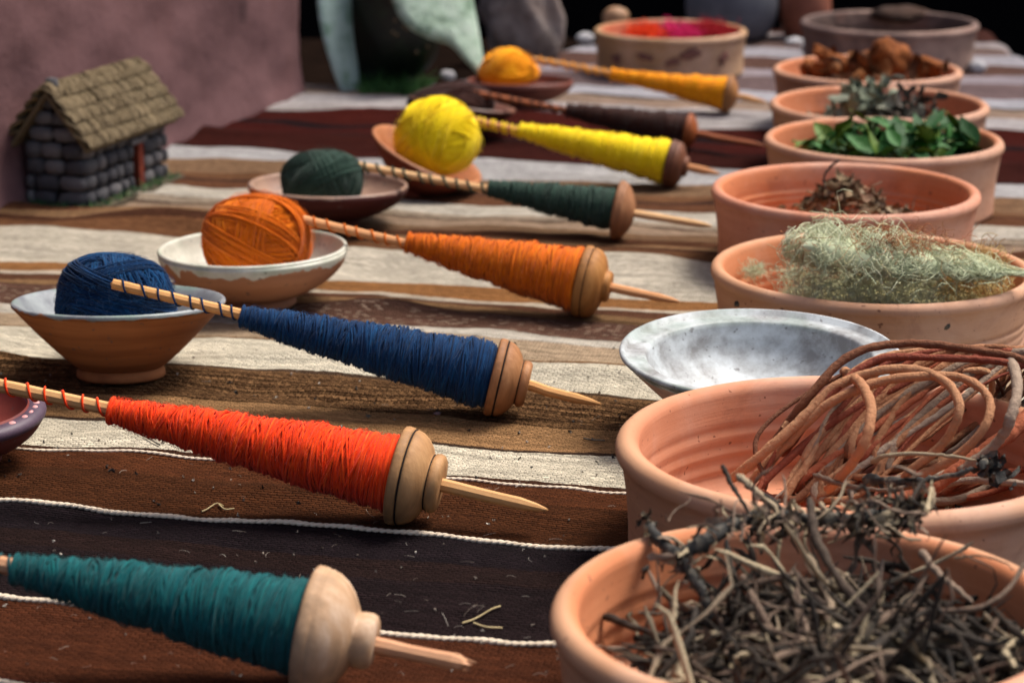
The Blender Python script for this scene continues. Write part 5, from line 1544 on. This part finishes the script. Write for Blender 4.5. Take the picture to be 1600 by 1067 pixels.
cen = np.array([c_bark.x + .01, c_bark.y - .02, .082]) + rh_.normal(size=(70, 3)) * np.array([.045, .03, .010])
V, F, t_ = flakes(cen, (.025, .05), (.012, .026), 1.3, rh_)
d2 = np.hypot(V[:, 0] - c_bark.x, V[:, 1] - c_bark.y); lim = r_bark - .02
k_ = np.where(d2 > lim, lim / d2, 1); V[:, 0] = c_bark.x + (V[:, 0] - c_bark.x) * k_; V[:, 1] = c_bark.y + (V[:, 1] - c_bark.y) * k_
V[:, 2] = np.maximum(V[:, 2], .014)
o = obj('brown_leaves', mesh_np('brown_leaves', V, F, basic('brown_leaf', (70, 38, 20), (124, 76, 38), scale=50, rough=.9, tint=[(40, 22, 14), (92, 52, 24), (136, 84, 40)]), True, t_)); tag(o, 'curled dry brown leaves around the bark chunks in the furthest orange basin', 'dried leaves', kind='stuff')
for i, (px, py) in enumerate(((1440, 478), (1136, 428), (1170, 394))):
    V, F, t_ = rock_arrays(.0035, .0016, .003, 30 + i, .4, 10)
    an = math.asin(max(-1, min(1, (px - 1364) / 252.0)))
    rr = r_fleece - (.0045 if i < 2 else .02)
    o = obj('crumb', mesh_np('crumb', V, F, black_m)); o.location = (c_fleece.x + math.sin(an) * rr, c_fleece.y - math.cos(an) * rr, .058 if i < 2 else .07)
    tag(o, ('black crumb stuck on the front wall of the lichen basin', 'black crumb stuck under the left rim of the lichen basin', 'dark crumb on the left lip of the lichen basin')[i], 'crumb')
# wool in the far tub
for (px, py, cols, nm, lb_) in ((1010, 52, ((214, 54, 14), (240, 84, 34)), 'orange_wool', 'orange wool tuft at the left in the sooty clay tub'), (1062, 52, ((186, 24, 84), (214, 44, 110)), 'pink_wool', 'magenta pink wool tuft in the middle of the sooty clay tub'), (1110, 48, ((150, 18, 30), (178, 32, 44)), 'crimson_wool', 'crimson wool tuft at the right in the sooty clay tub')):
    c = at(px, py, .066)
    V, F, t_ = frizz(np.array(c) + rh_.normal(size=(500, 3)) * np.array([.013, .022, .004]), (.012, .03), .0007, 7, 10, 3, rh_)
    o = obj(nm, mesh_np(nm, V, F, basic('dye_' + nm, *cols, scale=60, rough=1), True, t_)); tag(o, lb_, 'wool tuft')
V, F, t_ = lathe_arrays([(.0001, .058), (r_far * .8, .056), (r_far - .012, .05)], 40)
V = V + np.array([c_far.x, c_far.y, 0])
o = obj('wool_bed', mesh_np('wool_bed', V, F, basic('wool_bed', (112, 34, 34), (150, 60, 50), scale=50, rough=1, bump=1, bdist=.004))); tag(o, 'dull red wool packed under the tufts in the sooty tub', 'wool', kind='stuff')
# soot smudges sit on the tub wall as thin splashes
rs_ = np.random.default_rng(3)
for i, (px, py) in enumerate(((1045, 100), (1070, 86), (1125, 98), (1003, 92), (960, 98))):
    zz = .072 - (py - 58) / 1140.0
    an = math.asin(max(-1, min(1, (px - 1048) / 119.0)))
    rr = r_far - .0028
    pos = Vector((math.sin(an) * rr, -math.cos(an) * rr, max(.012, zz)))
    V, F, t_ = rock_arrays(.009 + .004 * (i % 2), .0010, .005 + .002 * (i % 3), 60 + i, .6, 16)
    o = obj('soot_splash', mesh_np('soot_splash', V, F, soot), basin_far); o.location = pos; o.rotation_euler = (0, 0, an)

# ------------------------------------------------------------------ things at the far end
# prickly pear pads
def pad(outline, z_c, thick, mat, name, parent, yshift=0.0):
    pts = [at(px, py, 0) for px, py in [outline[0]]]
    return None


def cactus():
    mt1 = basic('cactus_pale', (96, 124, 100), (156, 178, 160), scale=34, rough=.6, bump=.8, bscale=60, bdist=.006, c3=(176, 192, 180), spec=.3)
    mt2 = basic('cactus_painted_shade', (7, 14, 10), (14, 28, 18), scale=14, rough=.35, bump=.4, c3=(44, 78, 50), spec=.5)  # shade of the pad facing away is put into this dark green
    root = empty('prickly_pear', tuple(at(640, 140, 0)), (0, 0, 0), 'prickly pear cactus with one pale and one dark green pad at the back left', 'cactus')
    o0 = root.location.copy()

    def plane_pt(px, py, Y):
        x = (px - 800) / FOC; v = (533.5 - py) / FOC
        d = Vector((x, math.cos(PITCH) + v * math.sin(PITCH), -math.sin(PITCH) + v * math.cos(PITCH)))
        return Vector((0, 0, CAMH)) + d * (Y / d.y)

    def pad(outline, Y0, lean, thick, mat, nm, skew=0.0, round_=2):
        P_ = [plane_pt(px, py, Y0) for px, py in outline]
        c = sum(P_, Vector()) / len(P_)
        P_ = [Vector((p.x, p.y + (p.z - c.z) * lean + (p.x - c.x) * skew, p.z)) for p in P_]
        ring = smooth_path(P_ + [P_[0]], 48)[:-1]
        cc = np.array(c)
        V, F = [], []
        levels = [(0.0, 1.0), (.35, .93), (.6, .8), (.8, .55), (.95, .2)]
        lay = []
        for sg in (1, -1):
            for h, k in levels:
                sc_ = math.sqrt(max(0, 1 - h * h)) if h < 1 else 0
                q = cc + (ring - cc) * (1 - h ** 2.2 * .98)
                q = q + np.array([0, -sg * thick * math.sin(min(1, h * 1.1) * math.pi / 2), 0])
                lay.append(q)
        n = len(ring)
        V = np.concatenate(lay)
        nl = len(levels)
        for sg in range(2):
            for l in range(nl - 1):
                a = (sg * nl + l) * n; b = a + n
                for i in range(n):
                    j = (i + 1) % n
                    f = [a + i, a + j, b + j, b + i]
                    F.append(f if sg == 0 else f[::-1])
        caps = []
        V = np.concatenate([V, [cc + np.array([0, -thick, 0]), cc + np.array([0, thick, 0])]])
        f3 = []
        for sg in range(2):
            a = (sg * nl + nl - 1) * n; ctr_ = len(V) - 2 + sg
            for i in range(n):
                j = (i + 1) % n
                f3.append([a + i, a + j, ctr_] if sg == 0 else [a + j, a + i, ctr_])
        o = obj(nm, mesh_np(nm, V - np.array(o0), [np.array(F), np.array(f3)], mat), root)
        return o
    p1 = pad([(497, -60), (505, 20), (522, 90), (540, 135), (562, 152), (610, 140), (665, 110), (690, 50), (680, -60), (600, -90)], 3.64, -.25, .018, mt2, 'pad', skew=-.45); p1['label'] = 'dark green pad on the left, shade painted into its colour'
    p3 = pad([(494, -60), (499, 20), (516, 90), (540, 148), (562, 154), (560, 110), (552, 60), (548, 10), (545, -60)], 3.60, .3, .008, basic('cactus_lit_edge', (92, 122, 104), (150, 170, 166), scale=26, rough=.35, bump=.5, c3=(70, 112, 74), spec=.6), 'pad', skew=.9); p3['label'] = 'added silvery green strip painted as the lit left edge of the dark pad'  # added strip, its pale colour imitates light on the dark pad's edge
    p2 = pad([(600, -50), (618, 10), (640, 40), (672, 58), (705, 70), (732, 98), (756, 116), (752, 70), (738, 0), (725, -60), (660, -80)], 3.56, .55, .014, mt1, 'pad', skew=.45); p2['label'] = 'pale mint green pad on the right'
    am = basic('areole', (84, 70, 52), (120, 104, 80), scale=80, rough=1)
    V, F, t_ = rock_arrays(.003, .002, .003, 5, .2, 10)
    ame = mesh_np('areole', V, F, am)
    for i in range(22):
        p = plane_pt(612 + (i * 37) % 128, 2 + (i * 23) % 62 + (i % 3) * 8, 3.56)
        o = obj('areole', ame, p2, tuple(p - o0 + Vector((0, (p.x + .16) * .45 + (p.z - .085) * .55 - .022, 0))))
    # green grassy growth at the foot
    ng = 260
    b0 = np.stack([rng.uniform(-.07, .03, ng), rng.uniform(-.05, .05, ng), np.full(ng, -.002)], -1)
    dv = rng.normal(size=(ng, 3)) * np.array([.6, .4, .2]) + np.array([0, 0, .5])
    t = np.linspace(0, 1, 5)
    P_ = b0[:, None] + dv[:, None] * (t[None, :, None] * rng.uniform(.01, .04, ng)[:, None, None])
    V, F, t_ = tube_arrays(P_, np.full((ng, 1), .002) * (1 - .8 * t)[None], 3)
    o = obj('grass_tuft', mesh_np('grass_tuft', V, F, basic('grass', (30, 66, 28), (64, 110, 50), scale=50, rough=.8), True, t_), root)
    o['kind'] = 'stuff'


cactus()
# weathered rock
V, F, t_ = rock_arrays(.068, .05, .09, 71, .22, 60)
o = obj('weathered_stone', mesh_np('weathered_stone', V, F, basic('weathered_stone', (66, 54, 48), (142, 130, 124), scale=14, rough=1, bump=1, bscale=45, bdist=.006, c3=(98, 76, 66))))
o.location = at(818, 92, .0) + Vector((0, .05, .06)); tag(o, 'pitted grey-brown stone standing behind the golden yarn ball', 'stone')


def far_pot(name, px, base, rpx, hpx, cols, label, belly=1.0):
    c = at(px, base, 0); D = c.y * math.cos(PITCH) + CAMH * math.sin(PITCH)
    r = rpx / FOC * D; h = hpx / FOC * D
    pr = [(.0001, 0), (r * .55, 0)] + [(r * (.55 + .45 * math.sin(math.pi * min(1, .08 + t * .84)) ** .7), h * t) for t in np.linspace(.05, .85, 12)] + [(r * .62, h * .9), (r * .60, h * .96), (r * .68, h), (r * .62, h), (r * .55, h * .95), (r * .55, h * .9), (.0001, h * .6)]
    o = lathe(name, pr, basic('clay_' + label[:12], *cols, scale=18, rough=.6, bump=.3), S=56)
    o.location = (c.x, c.y, 0)
    return tag(o, label, 'pot')


far_pot('round_pot', 1142, 62, 72, 110, ((62, 64, 72), (92, 92, 100)), 'round blue-grey pot behind the pink wool tub')
far_pot('round_pot', 1257, 62, 40, 92, ((112, 62, 44), (150, 92, 72)), 'reddish-brown round pot right of the grey pot')
pm = basic('pale_stone', (150, 148, 150), (180, 178, 180), scale=50, rough=.8)
for i, (px, py, sx, sz, lb_) in enumerate(((1240, 66, .016, .008, 'pale pebble at the foot of the reddish-brown pot'), (1266, 74, .018, .009, 'larger pale pebble nearer the bark basin'), (1527, 106, .015, .011, 'white lump by the right end of the grey clay tub'), (915, 60, .016, .010, 'pale green-white pebble left of the sooty tub'), (700, 118, .012, .008, 'pinkish pebble between the cactus and the golden ball'))):
    V, F, t_ = rock_arrays(sx, sx * .8, sz, 80 + i, .15, 20)
    o = obj('pebble', mesh_np('pebble', V, F, pm)); o.location = at(px, py, sz * .8); tag(o, lb_, 'pebble', 'pale pebbles at the far end')
V, F, t_ = rock_arrays(.024, .02, .018, 90, .05, 30)
o = obj('gourd', mesh_np('gourd', V, F, basic('gourd_skin', (140, 104, 76), (166, 128, 96), scale=40, rough=.6))); o.location = at(966, 40, .05) + Vector((0, .11, .0)); tag(o, 'round tan gourd peeping over the back of the sooty tub', 'gourd')
V, F, t_ = rock_arrays(.05, .035, .014, 95, .15, 30)
o = obj('rag', mesh_np('rag', V, F, basic('rag_cloth', (44, 30, 24), (70, 50, 40), scale=30, rough=1, bump=1, bdist=.004))); o.location = at(1405, 22, .07); tag(o, 'dull ochre rag lying in the grey clay tub', 'cloth')


# ------------------------------------------------------------------ lint, straw bits and pebble on the blanket
def lint():
    r_ = np.random.default_rng(4)
    n = 170
    px = r_.uniform(0, 980, n); py = 560 + 500 * r_.random(n) ** .8
    c = np.array([list(at(a, b, 0)) for a, b in zip(px, py)])
    c[:, 2] = cloth_z(c[:, 0], c[:, 1]) + .0012
    P, N = n, 7
    d = r_.normal(size=(P, 2)); d /= np.linalg.norm(d, axis=1, keepdims=True)
    L_ = r_.uniform(.002, .012, P) * np.where(r_.random(P) < .12, 2.2, 1)
    pts = np.zeros((P, N, 3)); cur = c[:, :2].copy(); k = r_.uniform(-1.6, 1.6, P)
    for i in range(N):
        pts[:, i, :2] = cur
        ang = k / N; d = np.stack([d[:, 0] * np.cos(ang) - d[:, 1] * np.sin(ang), d[:, 0] * np.sin(ang) + d[:, 1] * np.cos(ang)], -1)
        cur = cur + d * (L_ / N)[:, None]
    pts[..., 2] = cloth_z(pts[..., 0], pts[..., 1]) + .0009 + .0014 * np.sin(np.linspace(0, 3.14, N))[None] * r_.random(P)[:, None]
    A = tube_arrays(pts, np.full((P, N), .00007) * (1 + r_.random(P))[:, None], 3)
    n2 = 130
    px = r_.uniform(0, 980, n2); py = 540 + 520 * r_.random(n2)
    c = np.array([list(at(a, b, 0)) for a, b in zip(px, py)]); c[:, 2] = cloth_z(c[:, 0], c[:, 1]) + .001
    B = flakes(c, (.0008, .0018), (.0005, .0011), 1, r_)
    V, F, t_ = join_arrays([A, B])
    o = obj('lint', mesh_np('lint', V, F, basic('lint', (170, 160, 150), (214, 206, 196), scale=80, rough=1, tint=[(110, 90, 70), (160, 148, 134), (206, 200, 188)]), True, t_))
    tag(o, 'pale lint and fluff caught on the dark stripes of the blanket', 'lint', kind='stuff')
    n3 = 60
    px = r_.uniform(0, 980, n3); py = 540 + 250 * r_.random(n3)
    c = np.array([list(at(a, b, 0)) for a, b in zip(px, py)]); c[:, 2] = cloth_z(c[:, 0], c[:, 1]) + .0012
    V, F, t_ = flakes(c, (.002, .006), (.001, .0022), 1, r_)
    o = obj('crumbs', mesh_np('crumbs', V, F, black_m, True, t_)); tag(o, 'dark crumbs scattered on the cream and tan stripes', 'crumbs', kind='stuff')
    sm = basic('dry_straw', (150, 132, 92), (190, 172, 130), scale=50, rough=.8)
    for pts, lb_ in (([(315, 800), (338, 789), (350, 792)], 'bent straw bit on the cream cord under the orange-red spindle'), ([(342, 790), (352, 796), (366, 795)], 'shorter straw bit touching the bent one'),
                     ([(722, 972), (755, 962), (782, 952)], 'long thin straw on the black stripe right of the pale whorl'), ([(225, 690), (238, 697), (250, 704)], 'dark straw on the cream stripe left of the orange-red winding'), ([(740, 972), (760, 980), (785, 981)], 'faint curved straw below the long thin one'),
                     ([(912, 683), (925, 688), (945, 690)], 'dark straw bit on the tan stripe near the vine basin')):
        P_ = smooth_path([at(a, b, 0) for a, b in pts], 8); P_[:, 2] = cloth_z(P_[:, 0], P_[:, 1]) + .0018
        V, F, t_ = tube_arrays(P_[None], np.full((1, 8), .0007), 4)
        o = obj('straw_bit', mesh_np('straw_bit', V - P_.mean(0), F, black_m if 'dark' in lb_ else sm, True)); o.location = P_.mean(0); tag(o, lb_, 'straw', 'straw bits on the blanket')
    V, F, t_ = rock_arrays(.0035, .003, .0028, 7, .2, 14)
    o = obj('pebble', mesh_np('pebble', V, F, basic('mauve_pebble', (110, 84, 84), (140, 112, 110), scale=200, rough=.8))); o.location = at(683, 648, .002); tag(o, 'tiny mauve pebble on the tan stripe behind the orange-red spindle', 'pebble')


lint()
